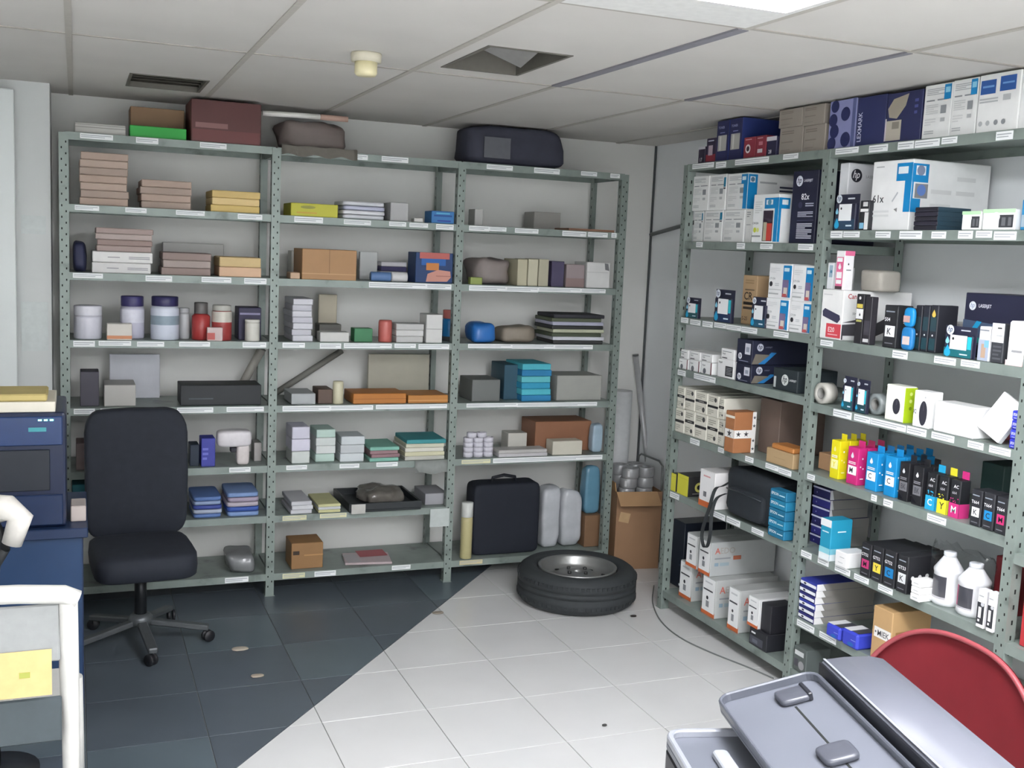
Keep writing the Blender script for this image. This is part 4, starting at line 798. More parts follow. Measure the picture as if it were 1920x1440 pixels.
stack('paper_pack', 'L', zz+.0005, .02, 176, 290, 428, .26, ['#a89690', '#9a8680', '#b5a6a0'], 4, 'mauve-brown paper bundle on the white ream boxes', 'pack', 'mauve paper bundles', jit=.006)
stack('paper_pack', 'L', ZLt[2], .02, 300, 398, 474, .26, ['#94827c', '#a89a94'], 3, 'grey-brown paper bundle in the middle of the third shelf', 'pack', 'grey-brown bundles', jit=.004)
L_('carton', 2, .30, 305, 420, 456, .06, '#b9b9b5', 'pale grey carton behind the grey-brown bundles')
stack('paper_pack', 'L', ZLt[2], .02, 410, 492, 482, .24, ['#dcb898', '#d2b886'], 2, 'peach cream ream beside the second post', 'ream', 'peach reams', jit=.002)
z = ZLt[3]
jar('jar', 'L', z, .03, 138, 192, 574, '#d3d3dd', 'white tub with lilac shade at the pillar end of the jar shelf', 'tub', lid='#dedee6', lidf=.3, neck=.97)
L_('carton', 3, .008, 200, 248, 607, .06, '#d2cdc4', 'low white box with orange stripe in front of the white jars', pr={'front': [('r', 0, .08, 1, .28, '#c9855c')]})
jar('jar', 'L', z, .08, 226, 272, 556, '#c9c8d8', 'white jar with dark violet lid behind the low orange-striped box', lid='#3b3766', lidf=.24, band=(.5, .9, '#dddde8'))
jar('jar', 'L', z, .02, 284, 338, 557, '#d5dbe8', 'white jar with navy lid and grey label patch', lid='#2f2d58', lidf=.22, band=(.45, .72, '#8fa0ac'))
jar('jar', 'L', z, .10, 335, 357, 578, '#b5b6b8', 'slim grey jar beside the navy-lidded jar', lid='#a9aaac', lidf=.15)
jar('can', 'L', z, .05, 361, 396, 568, '#a83b3a', 'red can with grey top', 'can', lid='#5d5a58', lidf=.3, neck=.7)
jar('can', 'L', z, .03, 399, 437, 573, '#a2413f', 'red and white can with silver lid', 'can', lid='#b9b8b0', lidf=.16, band=(.62, .98, '#cfcabf'))
L_('carton', 3, .008, 388, 418, 614, .02, '#c9b5b2', 'small red and white box in front of the red cans', pr={'front': [('r', 0, .1, .5, .6, '#b85550')]})
L_('carton', 3, .082, 447, 490, 577, .14, '#2e2a48', 'dark violet box beside the second post on the jar shelf', pr={'front': [('r', .05, .78, .95, .84, '#8a86a8')]})
jar('bottle', 'L', z, .004, 461, 489, 600, '#cfcdc4', 'plain white plastic bottle in front of the dark violet box', 'bottle', lid='#dad8d0', lidf=.12, neck=.96)
L_('carton', 4, .06, 150, 186, 697, .12, '#4b4853', 'dark grey box at the pillar end of the fifth shelf')
L_('paper_pack', 4, .05, 195, 255, 722, .2, '#b9b7b2', 'pale paper pack on the fifth shelf beside a dark grey box', 'pack')
L_('card_sheet', 4, .30, 205, 300, 664, .01, '#c3c5cc', 'pale lilac card sheet standing against the rack back', 'sheet')
L_('carton', 4, .04, 338, 490, 722, .17, '#202428', 'long black carton on the fifth shelf beside the second post', pr={'front': [('r', .1, .3, .4, .36, '#4a5055')]})
bm = bmesh.new(); tube(bm, [(.80, .31, ZLt[4]+.025), (.905, .25, ZLt[4]+.25)], .022, 12); o = fin('cardboard_tube', bm, mat('#a5a29a', .7)); tag(o, 'grey cardboard tube leaning behind the long black carton', 'tube')
L_('carton', 5, .04, 142, 172, 832, .16, '#8d7d7c', 'dull pink-grey box on the sixth shelf beside the office chair')
L_('carton', 5, .05, 356, 374, 834, .1, '#243243', 'small dark blue box beside the bright blue box')
L_('carton', 5, .03, 377, 404, 822, .1, '#3f45a0', 'small bright blue box beside the white heat gun', pr={'front': [('b', .1, .2, .5, .7, 3, '#6a70c8')]})
ul, ur, hh = span('L', ZLt[5], .03, 405, 474, 806); W = ur-ul
e = empty('heat_gun', world('L', (ul+ur)/2, .06, ZLt[5]))
bm = bmesh.new(); blob(bm, W*.95, .09, hh*.46, e=.4, M=Matrix.Translation((0, 0, hh*.52))); fin('barrel', bm, mat('#d9d5d8', .45), e)
bm = bmesh.new(); blob(bm, W*.36, .07, hh*.62, e=.45, M=Matrix.Translation((W*.24, 0, 0))); fin('handle', bm, mat('#d5cdcb', .45), e)
bm = bmesh.new(); box(bm, -W*.1, W*.12, -.02, .02, hh*.36, hh*.5, bev=.004); fin('trigger', bm, mat('#24252e', .5), e)
tag(e, 'white pistol-shaped appliance standing on the sixth shelf', 'appliance')
L_('carton', 5, .12, 476, 491, 830, .1, '#a9a5a2', 'pale narrow box behind the white pistol-shaped appliance')
z = ZLt[6]
L_('carton', 6, .01, 133, 164, 926, .14, '#a83c38', 'red box with teal lid on the seventh shelf beside the office chair', pr={'front': [('r', 0, .25, 1, .32, '#c96a64')]}); zz = LAST['top']
L_('carton', zz+.0005, .02, 134, 162, 909, .12, '#2f7480', 'flat teal box on top of the red box')
stack('folded_cloth', 'L', z, .02, 360, 420, 932, .25, ['#5d7ab0', '#aab4c8', '#3f4f98', '#8ea0c0'], 5, 'blue-white folded sheet in the pile beside the office chair', 'sheet', 'folded blue sheets', jit=.004, soft=True)
stack('folded_cloth', 'L', z, .02, 424, 490, 924, .25, ['#7f9ac8', '#3a5aa8', '#b5adb8', '#a89cae'], 5, 'blue and lilac folded sheet in the pile by the second post', 'sheet', 'folded lilac sheets', jit=.004, soft=True)
softitem('wrapped_parcel', 'L', ZLt[7], .04, 428, 480, 1040, .18, '#77797a', 'small grey parcel in shiny plastic on the bottom shelf', 'parcel', e=.4, lump=.25, rough=.2)
# ---- middle bay
softitem('wrapped_bundle', 'L', ZLt[0], .08, 526, 652, 226, .24, '#7d726e', 'lumpy grey-pink wrapped bundle under the white lamp tube', 'bundle', e=.5, lump=.15, seed=4)
zz = LAST['top']
bm = bmesh.new(); p0 = onp(492, 212, 1, .10); p1 = onp(600, 219, 1, .10); p2 = onp(652, 224, 1, .10)
tube(bm, [p0, p1], .013, 12); o = fin('lamp_tube', bm, mat('#f2f0ea', .2, var=0)); tag(o, 'white fluorescent lamp tube lying across the wrapped bundle', 'lamp tube')
bm = bmesh.new(); tube(bm, [p1+Vector((.001,0,-.001)), p2], .0135, 12); fin('cardboard_sleeve', bm, mat('#c9a898', .7), o)
bm = bmesh.new(); q0 = onp(527, 262, 1, .02); ua, ub = q0.x, onp(668, 275, 1, .02).x; nn = 14; rows = []
for j, (y, zo) in enumerate(((.06, .012), (.015, .012), (-.006, .006), (-.008, -.035))):
    rows.append([bm.verts.new((ua+(ub-ua)*k/nn, y-.002*math.sin(k*1.9), ZLt[0]+zo*(1+.2*math.sin(k*1.3+j))+.004)) for k in range(nn+1)])
for A, B in zip(rows, rows[1:]):
    for k in range(nn): bm.faces.new((A[k], A[k+1], B[k+1], B[k])).smooth = True
r_ = bmesh.ops.solidify(bm, geom=bm.faces[:], thickness=.003); o = fin('cloth_strip', bm, mat('#bdb8ae', .8)); tag(o, 'pale cloth strip hanging over the top shelf edge below the wrapped bundle', 'cloth')
L_('carton', 1, .01, 545, 634, 382, .2, '#c2bf3f', 'long yellow box beside the second post', pr={'front': [('p', circ(.36, .7, .16, .12, 14), '#8f8f3a'), ('r', .12, .22, .55, .32, '#c9a03c')]})
stack('paper_pack', 'L', ZLt[1], .012, 640, 728, 378, .2, ['#d3d5da', '#e2e3e6', '#b9bcd0'], 4, 'white and blue plastic wrapped pack beside the yellow box', 'pack', 'white and blue packs', jit=.006, soft=True, rough=.3)
L_('carton', 1, .02, 732, 766, 380, .2, '#b2b2b2', 'grey carton beside the white and blue packs')
L_('carton', 1, .01, 776, 794, 409, .05, '#c9c8c4', 'tiny white box between the grey carton and the blue box')
L_('carton', 1, .01, 809, 852, 396, .12, '#3a78b4', 'blue box with dark stripes by the third post', pr={'front': [('r', .1, .55, .9, .68, '#1f4f90'), ('r', .25, .15, .85, .26, '#2a3f98'), ('r', .2, .76, .8, .86, '#5fb4d4')]})
L_('carton', 2, .22, 546, 562, 470, .1, '#bdbdb8', 'narrow pale box behind the kraft carton'); 
L_('carton', 2, .01, 544, 563, 511, .1, '#c9aa8c', 'small cream box beside the kraft carton')
L_('carton', 2, .004, 566, 669, 468, .22, '#ad845a', 'kraft cardboard carton with centre seam on the third shelf', pr={'front': [('r', .49, .2, .505, 1, '#8f6a45'), ('r', 0, .18, 1, .21, '#c49d72')]})
L_('card_sheet', 2, .20, 674, 708, 472, .02, '#c4c7c6', 'pale card standing behind the blue roll', 'sheet')
stack('carton', 'L', ZLt[2], .15, 713, 764, 491, .12, ['#3a3760', '#c9c8cc'], 4, 'thin violet and white box behind the white roll', 'box', 'thin violet boxes', jit=.002)
def lroll(r, d, a, b, yt, col, lab):
    ul, ur, hh = span('L', ZLt[r], d, a, b, yt); rr = hh/2
    bm = bmesh.new(); M = Matrix.Translation(((ur-ul)/2, rr, rr)) @ Matrix.Rotation(R(90), 4, 'Y')
    lathe(bm, [(0, -(ur-ul)), (rr*.95, -(ur-ul)), (rr, -(ur-ul)+.004), (rr, -.004), (rr*.95, 0), (0, 0)], n=20, M=M)
    o = fin('roll', bm, mat(col, .5)); o.location = world('L', (ul+ur)/2, d, ZLt[r]); tag(o, lab, 'roll')
lroll(2, .01, 697, 734, 510, '#5f7fae', 'blue wrapped roll lying beside the kraft carton')
lroll(2, .01, 736, 765, 510, '#cfcfcf', 'white roll lying beside the blue roll')
ul, ur, hh = span('L', ZLt[2], .02, 779, 850, 474)
o = L_('tin_box', 2, .02, 779, 850, 474, .14, '#22406e', 'dark blue box with red band and pale hand picture by the third post', pr={'front': [('r', .1, .80, .9, 1.0, '#b9615a'), ('r', .15, .58, .8, .80, '#1f5fa8'), ('r', .28, .42, .62, .66, '#c9803f'), ('p', [(.28, .04), (.85, .06), (.95, .2), (.93, .4), (.6, .44), (.32, .3)], '#c98f80'), ('r', .55, .22, .95, .25, '#a86f64')]})
z = ZLt[3]
stack('paper_pack', 'L', z, .03, 546, 588, 560, .24, ['#d0d0d6', '#c4c4cc'], 7, 'white paper block in the tall pile by the second post', 'ream', 'tall white paper pile', jit=.004)
L_('card_sheet', 3, .30, 597, 632, 552, .02, '#bdb5a0', 'beige card standing behind the tall white paper pile', 'sheet')
L_('carton', 3, .12, 598, 640, 608, .1, '#55544f', 'low dark-topped box behind the small white pack', pr={'front': [('r', 0, 0, 1, .6, '#a9aaa0')]})
L_('carton', 3, .02, 600, 655, 623, .08, '#cbcbc7', 'small white pack beside the green box')
L_('carton', 3, .03, 664, 699, 616, .08, '#3f7f56', 'small green box in the middle of the fourth shelf')
jar('roll', 'L', z, .02, 713, 738, 601, '#bf6860', 'upright red-pink ribbed roll beside the green box', 'roll')
stack('carton', 'L', z, .02, 741, 796, 607, .12, ['#c2c2c0', '#cfcfcd'], 3, 'low white box beside the red-pink roll', 'box', 'low white boxes', jit=.003)
L_('carton', 3, .015, 799, 830, 590, .12, '#d2d2cf', 'tall white box on the fourth shelf by the third post', pr={'front': [('r', 0, .48, 1, .5, '#9a9a98')]})
jar('can', 'L', z, .12, 834, 860, 582, '#1f78b4', 'blue can with red top beside the tall white box', 'can', lid='#b5655c', lidf=.28, neck=.9, band=(0, .2, '#3a3f42'))
L_('carton', 4, .03, 546, 592, 738, .2, '#a9adae', 'pale grey box beside the second post on the fifth shelf')
L_('carton', 4, .04, 596, 624, 730, .14, '#5c4a40', 'dark brown box beside the cream rolls')
jar('roll', 'L', ZLt[4], .02, 626, 646, 716, '#cdc8ac', 'upright cream roll between the brown and orange boxes', 'roll')
L_('carton', 4, .02, 662, 762, 738, .2, '#b5732f', 'long orange-brown box in the middle of the fifth shelf', pr={'front': [('r', 0, .45, 1, .5, '#94581f')]})
L_('carton', 4, .02, 765, 842, 741, .2, '#b87c3c', 'orange-brown box by the third post on the fifth shelf', pr={'front': [('r', 0, .3, 1, .38, '#d9a468')]})
L_('card_sheet', 4, .28, 690, 805, 664, .02, '#a7a596', 'beige card sheet standing against the rack back above the orange boxes', 'sheet')
bm = bmesh.new(); tube(bm, [(.985, .31, ZLt[4]+.017), (1.33, .335, ZLt[4]+.235)], .016, 10); o = fin('poster_roll', bm, mat('#7b7a74', .7)); tag(o, 'grey poster roll propped at the back of the fifth shelf', 'roll'); POSTER = o
z = ZLt[5]
stack('carton', 'L', z, .03, 546, 583, 800, .16, ['#c9cfcb', '#d2d0de', '#cccbd8'], 3, 'white lilac-tinted box in the tall pile by the second post', 'box', 'white lilac boxes', jit=.002)
stack('carton', 'L', z, .05, 591, 631, 805, .16, ['#b9d0c6', '#d2d6d4', '#c9cfcc'], 4, 'white mint-edged box in the second pile of the sixth shelf', 'box', 'white mint boxes', jit=.003)
stack('carton', 'L', z, .03, 637, 685, 818, .16, ['#ccd2d4', '#bfc4c6'], 3, 'pale grey box in the third pile of the sixth shelf', 'box', 'pale grey boxes', jit=.003)
stack('folder', 'L', z, .01, 692, 752, 838, .24, ['#7fb5a4', '#8d6f74', '#96787c'], 4, 'mauve and mint folder stacked on the sixth shelf', 'folder', 'mauve folders', jit=.006)
stack('folder', 'L', z, .01, 758, 840, 824, .24, ['#b9b9b0', '#c9c6a8', '#d2d0c4', '#c9c8b4', '#3f8f94'], 5, 'paper sheaf under a teal folder by the third post', 'folder', 'teal folder pile', jit=.006)
bm = bmesh.new(); a_, b_ = onp(778, 870, 1, -.004).x, onp(838, 870, 1, -.004).x; rows = []
for j, (y, zo) in enumerate(((.006, .001), (-.004, -.001), (-.008, -.03), (-.012, -.065))): rows.append([bm.verts.new((a_+(b_-a_)*k/8, y-.004*abs(math.sin(k*1.7)), z+zo+.006*math.sin(k*1.1)*(j > 1))) for k in range(9)])
for A, B in zip(rows, rows[1:]):
    for k in range(8): bm.faces.new((A[k], A[k+1], B[k+1], B[k])).smooth = True
bmesh.ops.solidify(bm, geom=bm.faces[:], thickness=.001); o = fin('plastic_sleeve', bm, mat('#b5bab6', .25)); tag(o, 'crumpled clear plastic sleeve hanging over the sixth shelf edge', 'sleeve')
stack('paper_pack', 'L', ZLt[6], .01, 544, 588, 940, .25, ['#c4c4c8', '#cfcfd2'], 3, 'white paper pile beside the second post on the seventh shelf', 'paper', 'white paper piles', jit=.004)
stack('paper_pack', 'L', ZLt[6], .01, 593, 640, 945, .25, ['#c9c796', '#c6c8ca'], 3, 'white and yellow paper pile beside the black tray', 'paper', 'white and yellow papers', jit=.004)
ul, ur, hh = span('L', ZLt[6], -.02, 655, 790, 935); W = ur-ul
e = empty('plastic_tray', world('L', (ul+ur)/2, -.02, ZLt[6]))
bm = bmesh.new(); box(bm, -W/2, W/2, 0, .36, 0, .012, bev=.003)
for q in ((-W/2, W/2, 0, .012), (-W/2, W/2, .348, .36), (-W/2, -W/2+.012, .012, .348), (W/2-.012, W/2, .012, .348)): box(bm, *q, .012, .045)
fin('tray_body', bm, mat('#22272a', .45), e)
bm = bmesh.new(); blob(bm, W*.62, .22, .075, e=.6, nu=30, nv=14, lump=.35, seed=9, M=Matrix.Translation((.02, .19, .012))); fin('crumpled_film', bm, mat('#6a6660', .12, var=.3, scale=18, bump=.8), e)
bm = bmesh.new(); box(bm, -W*.47, -W*.28, -.0022, -.0006, -.006, .042); fin('paper_tag', bm, mat('#bdbcb6', .6), e)
tag(e, 'black tray with crumpled shiny film on the seventh shelf', 'tray')
L_('carton', 6, .06, 797, 840, 925, .2, '#9a9a9e', 'flat grey box beside the black tray by the third post')
bm = bmesh.new(); a_ = onp(806, 985, 1, -.004); b_ = onp(842, 985, 1, -.004)
box(bm, a_.x, b_.x, -.0035, -.0015, ZL[6]-.085, ZL[6]+.010); o = fin('paper_card', bm, mat('#b9c0bd', .6)); tag(o, 'blank white card hung on the seventh shelf edge by the third post', 'card')
L_('carton', 7, .05, 546, 606, 1018, .16, '#97724a', 'kraft carton at the back of the bottom shelf in the middle bay', pr={'front': [('r', .05, .55, .25, .7, '#3a2c20'), ('r', .4, .5, 1, .55, '#b98d5c')]})
bm = bmesh.new(); box(bm, -.12, .12, -.09, .09, 0, .012, bev=.002, M=Matrix.Rotation(R(-8), 4, 'Z')); o = fin('magazine', bm, mat('#b9a9ab', .35)); o.location = (1.44, .13, ZLt[7]); tag(o, 'magazine with red cover panel lying on the bottom shelf', 'magazine')
pp = prints(o, 'top', (.24, .18, .012), [('r', .36, .05, .98, .7, '#a85158'), ('r', .02, .05, .3, .9, '#b5b0b2')], 'printed_cover'); pp.location = (0, -.09, .0); pp.rotation_euler = (0, 0, R(-8)*0)
# ---- bay by the corner
z = ZLt[0]
softitem('cloth_bag', 'L', z, .05, 880, 1062, 216, .26, '#3b3d4b', 'large dark grey fabric bag on the top shelf of the corner bay', 'bag', e=.3, lump=.08, seed=2, rough=.8)
bm = bmesh.new(); p = onp(933, 262, 1, .04); box(bm, p.x-.075, p.x+.07, .030, .034, z+.03, z+.135, bev=.001); b2 = fin('bag_patch', bm, mat('#5f6167', .6)); b2.parent = bpy.data.objects['cloth_bag']; b2.matrix_parent_inverse = Matrix.Translation(-bpy.data.objects['cloth_bag'].location)
L_('carton', 1, .20, 1001, 1051, 398, .14, '#9a9893', 'grey box alone on the second shelf of the corner bay')
L_('carton', 1, .06, 890, 906, 392, .1, '#b5b5b2', 'narrow pale box beside the third post on the second shelf')
bm = bmesh.new(); box(bm, 2.45, 2.72, .02, .26, ZLt[1], ZLt[1]+.012, bev=.001); o = fin('wood_board', bm, mat('#8d6a55', .6)); tag(o, 'flat brown board lying at the end of the second shelf', 'board')
softitem('cloth_bundle', 'L', ZLt[2], .06, 888, 962, 484, .2, '#8b817e', 'mauve-grey crumpled bundle on the third shelf of the corner bay', 'bundle', e=.5, lump=.2, seed=3)
L_('carton', 2, .004, 882, 905, 520, .04, '#93a05a', 'small green box in front of the mauve-grey bundle')
for i in range(3): L_('binder', 2, .02, 970+i*20, 989+i*20, 486, .2, ['#b9b49a', '#c4c0a8', '#b2ae98'][i], ('first', 'middle', 'last')[i]+' cream upright binder in the row of three', 'binder', group='cream binders')
L_('carton', 2, .02, 1034, 1058, 490, .16, '#4b4560', 'dark violet upright box beside the cream binders')
L_('carton', 2, .03, 1061, 1096, 496, .16, '#9a8d8e', 'pink-grey box between the violet and white boxes', pr={'front': [('r', 0, 0, 1, .4, '#8f7a78')]})
L_('carton', 2, .02, 1100, 1144, 492, .16, '#d2d2d0', 'white box with grey corner at the end of the third shelf', pr={'front': [('p', [(.78, .72), (.96, .68), (.9, .95), (.74, .97)], '#77787a'), ('r', 0, .6, .9, .62, '#b5b5b4')]})
softitem('plastic_bag', 'L', ZLt[3], .02, 888, 932, 606, .16, '#2f6db5', 'bright blue plastic bag on the fourth shelf of the corner bay', 'bag', e=.5, lump=.2, seed=6, rough=.3)
softitem('cloth_bundle', 'L', ZLt[3], .06, 944, 1006, 612, .18, '#8f8578', 'brown-grey bundle beside the bright blue plastic bag', 'bundle', e=.5, lump=.2, seed=8)
stack('magazine', 'L', ZLt[3], .02, 1032, 1136, 590, .24, ['#3a3b3a', '#c9cbd2', '#4a5240', '#b5b8a0', '#2e3030', '#a9aabc', '#535a48', '#2f2f36'], 8, 'magazine in the untidy pile at the end of the fourth shelf', 'magazine', 'magazine pile', jit=.010)
stack('paper_pack', 'L', ZLt[4], .03, 977, 1036, 682, .24, ['#2a7fb0', '#4fb4c4', '#2f95b8', '#5fb9c2'], 6, 'blue and aqua ream on the fifth shelf of the corner bay', 'ream', 'aqua reams', jit=.004)
L_('carton', 4, .10, 945, 973, 684, .2, '#2b4f60', 'dark teal box beside the aqua reams')
L_('carton', 4, .05, 1044, 1128, 704, .2, '#9fa09a', 'pale grey box at the end of the fifth shelf')
L_('carton', 4, .05, 885, 938, 712, .2, '#6f7270', 'grey box beside the third post on the fifth shelf')
z = ZLt[5]
u0 = span('L', z, .03, 872, 928, 812)
for j in range(5):
    k = 3 if j < 4 else 2; hh = u0[2]/5; ww = (u0[1]-u0[0])/3
    for i in range(k):
        bm = bmesh.new(); lathe(bm, [(.014, 0), (ww*.48, 0), (ww*.48, hh*.97), (.014, hh*.97)], n=18, closed=True)
        o = fin('paper_roll', bm, mat('#cfcdd6', .8, var=.08)); o.location = (u0[0]+ww*(i+.5+(0 if k == 3 else .3)), .03+ww*.5, z+j*hh); tag(o, 'white paper roll in the '+('lowest', 'second', 'third', 'fourth', 'top')[j]+' tier of the roll pyramid by the third post', 'paper roll', 'stacked paper rolls')
L_('carton', 5, .12, 952, 988, 812, .1, '#c0beb6', 'small white box beside the brown carton on the sixth shelf')
stack('paper_pack', 'L', z, .01, 934, 1028, 843, .1, ['#bdbbbd', '#b5b3b0'], 2, 'flat pale paper pile in front of the small white box', 'paper', 'flat pale papers', jit=.003)
L_('carton', 5, .13, 1003, 1108, 790, .2, '#8f6349', 'brown carton with pale side on the sixth shelf')
L_('carton', 5, .02, 1036, 1092, 827, .09, '#cbc7b8', 'cream white box in front of the brown carton')
z = ZLt[7]
ul, ur, hh = span('L', z, .05, 888, 1012, 900); W = ur-ul
e = empty('laptop_bag', world('L', (ul+ur)/2, .05, z))
bm = bmesh.new(); blob(bm, W, .14, hh*.95, e=.16, nu=28, nv=14, lump=.02, M=Matrix.Translation((0, .07, 0))); fin('bag_body', bm, mat('#181d28', .8, var=.1, scale=20, bump=.3), e)
bm = bmesh.new(); tube(bm, [(-.07, .07, hh*.93), (-.065, .07, hh*1.0), (0, .07, hh*1.03), (.065, .07, hh*1.0), (.07, .07, hh*.93)], .009, 8); fin('carry_handle', bm, mat('#14171f', .7), e)
tag(e, 'black laptop bag standing on the bottom shelf of the corner bay', 'bag')
jar('paper_roll', 'L', z, .012, 868, 889, 944, '#b9b184', 'cream roll standing by the third post on the bottom shelf', 'roll', lid='#c9cbc6', lidf=.26, neck=.96)
for i, (a, b, yt) in enumerate(((1018, 1052, 916), (1054, 1092, 922))): softitem('plastic_bag', 'L', z, .10, a, b, yt, .12, '#b9bcc0', ('first', 'second')[i]+' tall white plastic bag beside the black laptop bag', 'bag', e=.4, lump=.15, seed=11+i, rough=.25, group='tall white bags')
L_('carton', 7, .08, 1096, 1127, 966, .2, '#7d6047', 'brown carton at the end of the bottom shelf')
softitem('plastic_sheet', 'L', LAST['top']+.0008, .10, 1098, 1126, 874, .08, '#5f8aa0', 'folded blue-clear plastic sheet upright on the end brown carton', 'sheet', e=.35, lump=.2, seed=14, rough=.25)
softitem('plastic_sheet', 'L', ZLt[5], .05, 1112, 1131, 796, .06, '#9fb4c2', 'folded pale blue plastic sheet at the end of the sixth shelf', 'sheet', e=.35, lump=.15, seed=15, rough=.25)
# ================================================================== FREE-STANDING THINGS
# ---- spare wheel lying on the tiles
e = empty('spare_wheel', (2.385, -.425, .0012)); Rt, Wt = .300, .185
bm = bmesh.new()
prof = [(.205, .012), (.235, .002), (.268, .004), (.288, .018), (.297, .034), (Rt, .05), (Rt, .078), (.2955, .080), (.2955, .086), (Rt, .088), (Rt, .106), (.2955, .108), (.2955, .114), (Rt, .116), (Rt, .135), (.297, .151), (.288, .167), (.268, .181), (.235, .183), (.205, .173), (.198, .150), (.198, .035)]
lathe(bm, prof, n=56, closed=True)
fin('tyre', bm, mat('#2e3234', .75, var=.12, scale=25, bump=.2), e)
bm = bmesh.new()
for k in range(72):         # shoulder tread blocks
    a = k/72*2*math.pi
    for z0_, z1_ in ((.036, .052), (.134, .150)): box(bm, Rt-.004, Rt+.0022, -.0075, .0075, z0_, z1_, M=Matrix.Rotation(a, 4, 'Z'))
o = fin('tread_blocks', bm, mat('#2a2e30', .8, var=.1), e); o['kind'] = 'stuff'
bm = bmesh.new()
lathe(bm, [(.197, .168), (.200, .176), (.192, .178), (.184, .168), (.178, .135), (.165, .118), (.14, .112), (.115, .128), (.085, .142), (.055, .146), (.032, .146), (.032, .120), (.055, .110), (.12, .095), (.17, .10), (.19, .08), (.19, .03), (.197, .02)], n=56, closed=True)
fin('steel_rim', bm, mat('#9b9c9a', .38, .75, var=.1, scale=12), e)
for k in range(10):
    a = k/10*2*math.pi
    bm = bmesh.new(); lathe(bm, [(0, 0), (.0115, 0), (.0115, .004), (0, .004)], n=12, M=Matrix.Rotation(a, 4, 'Z') @ Matrix.Translation((.150, 0, .1142)) @ Matrix.Rotation(R(8), 4, 'Y')); fin('vent_hole', bm, HOLE, e)
for k in range(4):
    a = k/4*2*math.pi+.4
    bm = bmesh.new(); lathe(bm, [(.006, 0), (.010, 0), (.010, .012), (.006, .012)], n=6, M=Matrix.Rotation(a, 4, 'Z') @ Matrix.Translation((.058, 0, .1445)), closed=True); fin('bolt_seat', bm, mat('#4a4b4b', .4, .6), e)
bm = bmesh.new(); lathe(bm, [(0, .118), (.0315, .118), (.0315, .119), (0, .119)], n=20); fin('hub_bore', bm, HOLE, e)
tag(e, 'black car tyre on grey steel rim lying flat on the white tiles', 'wheel')
# ---- corner: open carton, tape packs, tubes
e = empty('carton', (2.962, .10, .0006), R(-8)); kx, ky, kh = .265, .265, .44; KM = mat('#9d7a5c', .7, var=.06, scale=8)
for nm, q in (('front_panel', (-kx/2, kx/2, -ky/2, -ky/2+.004)), ('back_panel', (-kx/2, kx/2, ky/2-.004, ky/2)), ('side_panel', (-kx/2, -kx/2+.004, -ky/2+.004, ky/2-.004)), ('side_panel', (kx/2-.004, kx/2, -ky/2+.004, ky/2-.004))):
    bm = bmesh.new(); box(bm, *q, 0, kh); fin(nm, bm, KM, e)
bm = bmesh.new(); box(bm, -kx/2+.004, kx/2-.004, -ky/2+.004, ky/2-.004, 0, .004); box(bm, -kx/2+.004, kx/2-.004, -ky/2+.004, ky/2-.004, kh-.05, kh-.046); fin('inner_board', bm, mat('#6d5540', .8), e)
bm = bmesh.new(); box(bm, -.12, .12, 0, .004, -.0, .10, M=Matrix.Translation((-.02, -ky/2-.002, kh)) @ Matrix.Rotation(R(128), 4, 'X')); fin('front_flap', bm, mat('#b08c66', .7, var=.06, scale=8), e)
bm = bmesh.new(); box(bm, -.004, 0, -.11, .11, 0, .05, M=Matrix.Translation((-kx/2+.001, 0, kh)) @ Matrix.Rotation(R(-8), 4, 'Y')); fin('side_flap', bm, mat('#b28a5c', .7), e)
bm = bmesh.new(); box(bm, -.03, .03, -.0012, 0, 0, .055, M=Matrix.Translation((-.09, -ky/2-.001, kh-.17)) @ Matrix.Rotation(R(12), 4, 'Y')); fin('torn_label', bm, mat('#c0a078', .7), e)
tag(e, 'open kraft carton with loose flaps on the floor between the two racks', 'box')
DUCT = mat('#9a9b9c', .35, .2, var=.1, scale=30)
zc = kh+.0012-.045
k = 0
for lay, (n, zo) in enumerate(((4, .3955), (4, .4525), (4, .5095))):
    for i in range(n):
        a = i/n*2*math.pi+.65+lay*.12; rr_ = .073
        bm = bmesh.new(); lathe(bm, [(.03, 0), (.046, 0), (.048, .003), (.048, .053), (.046, .056), (.03, .056)], n=18, closed=True)
        o = fin('tape_roll', bm, DUCT); o.location = (2.962+rr_*math.cos(a), .10+rr_*math.sin(a), zo); o.rotation_euler = (0, 0, a)
        tag(o, 'silver duct tape roll in the '+('lowest', 'middle', 'top')[lay]+' layer in the open kraft carton', 'tape roll', 'silver tape rolls')
        bm = bmesh.new(); box(bm, .0483, .0487, -.006, .006, .012, .044); fin('paper_sticker', bm, mat('#c9cacb', .5), o)
# paper rolls and a pole standing behind
bm = bmesh.new(); tube(bm, [(2.972, .335, 0.0006), (2.978, .335, .96)], .072, 24); o = fin('paper_roll', bm, mat('#cfd1d2', .6)); tag(o, 'thick white paper roll standing in the corner behind the kraft carton', 'roll')
A_, B_ = onp(1216, 885, 1, .33), onp(1192, 668, 1, .36); dirv = (B_-A_).normalized(); A_ = A_-dirv*(A_.z/dirv.z)
bm = bmesh.new(); tube(bm, [A_, B_], .016, 12); o = fin('pole', bm, mat('#b9babb', .35, .2)); tag(o, 'slim grey-white pole leaning in the corner', 'pole')
bm = bmesh.new(); tube(bm, [B_+dirv*.001, B_+dirv*.012], .018, 12); fin('pole_cap', bm, mat('#6a6b6c', .4), o)
bm = bmesh.new(); pts = [(3.078, .27, .0), (3.078, .262, .50), (3.082, .255, .585), (3.09, .24, .60), (3.128, .10, .585), (3.136, .07, .56), (3.14, .06, .0)]
tube(bm, pts, .006, 8); o = fin('wire_frame', bm, mat('#7d807f', .4, .5)); tag(o, 'bent metal wire frame standing by the right rack end post', 'frame')
P0, P1 = onp(1221, 440, 1, .40), onp(1288, 406, 0, 3.155)
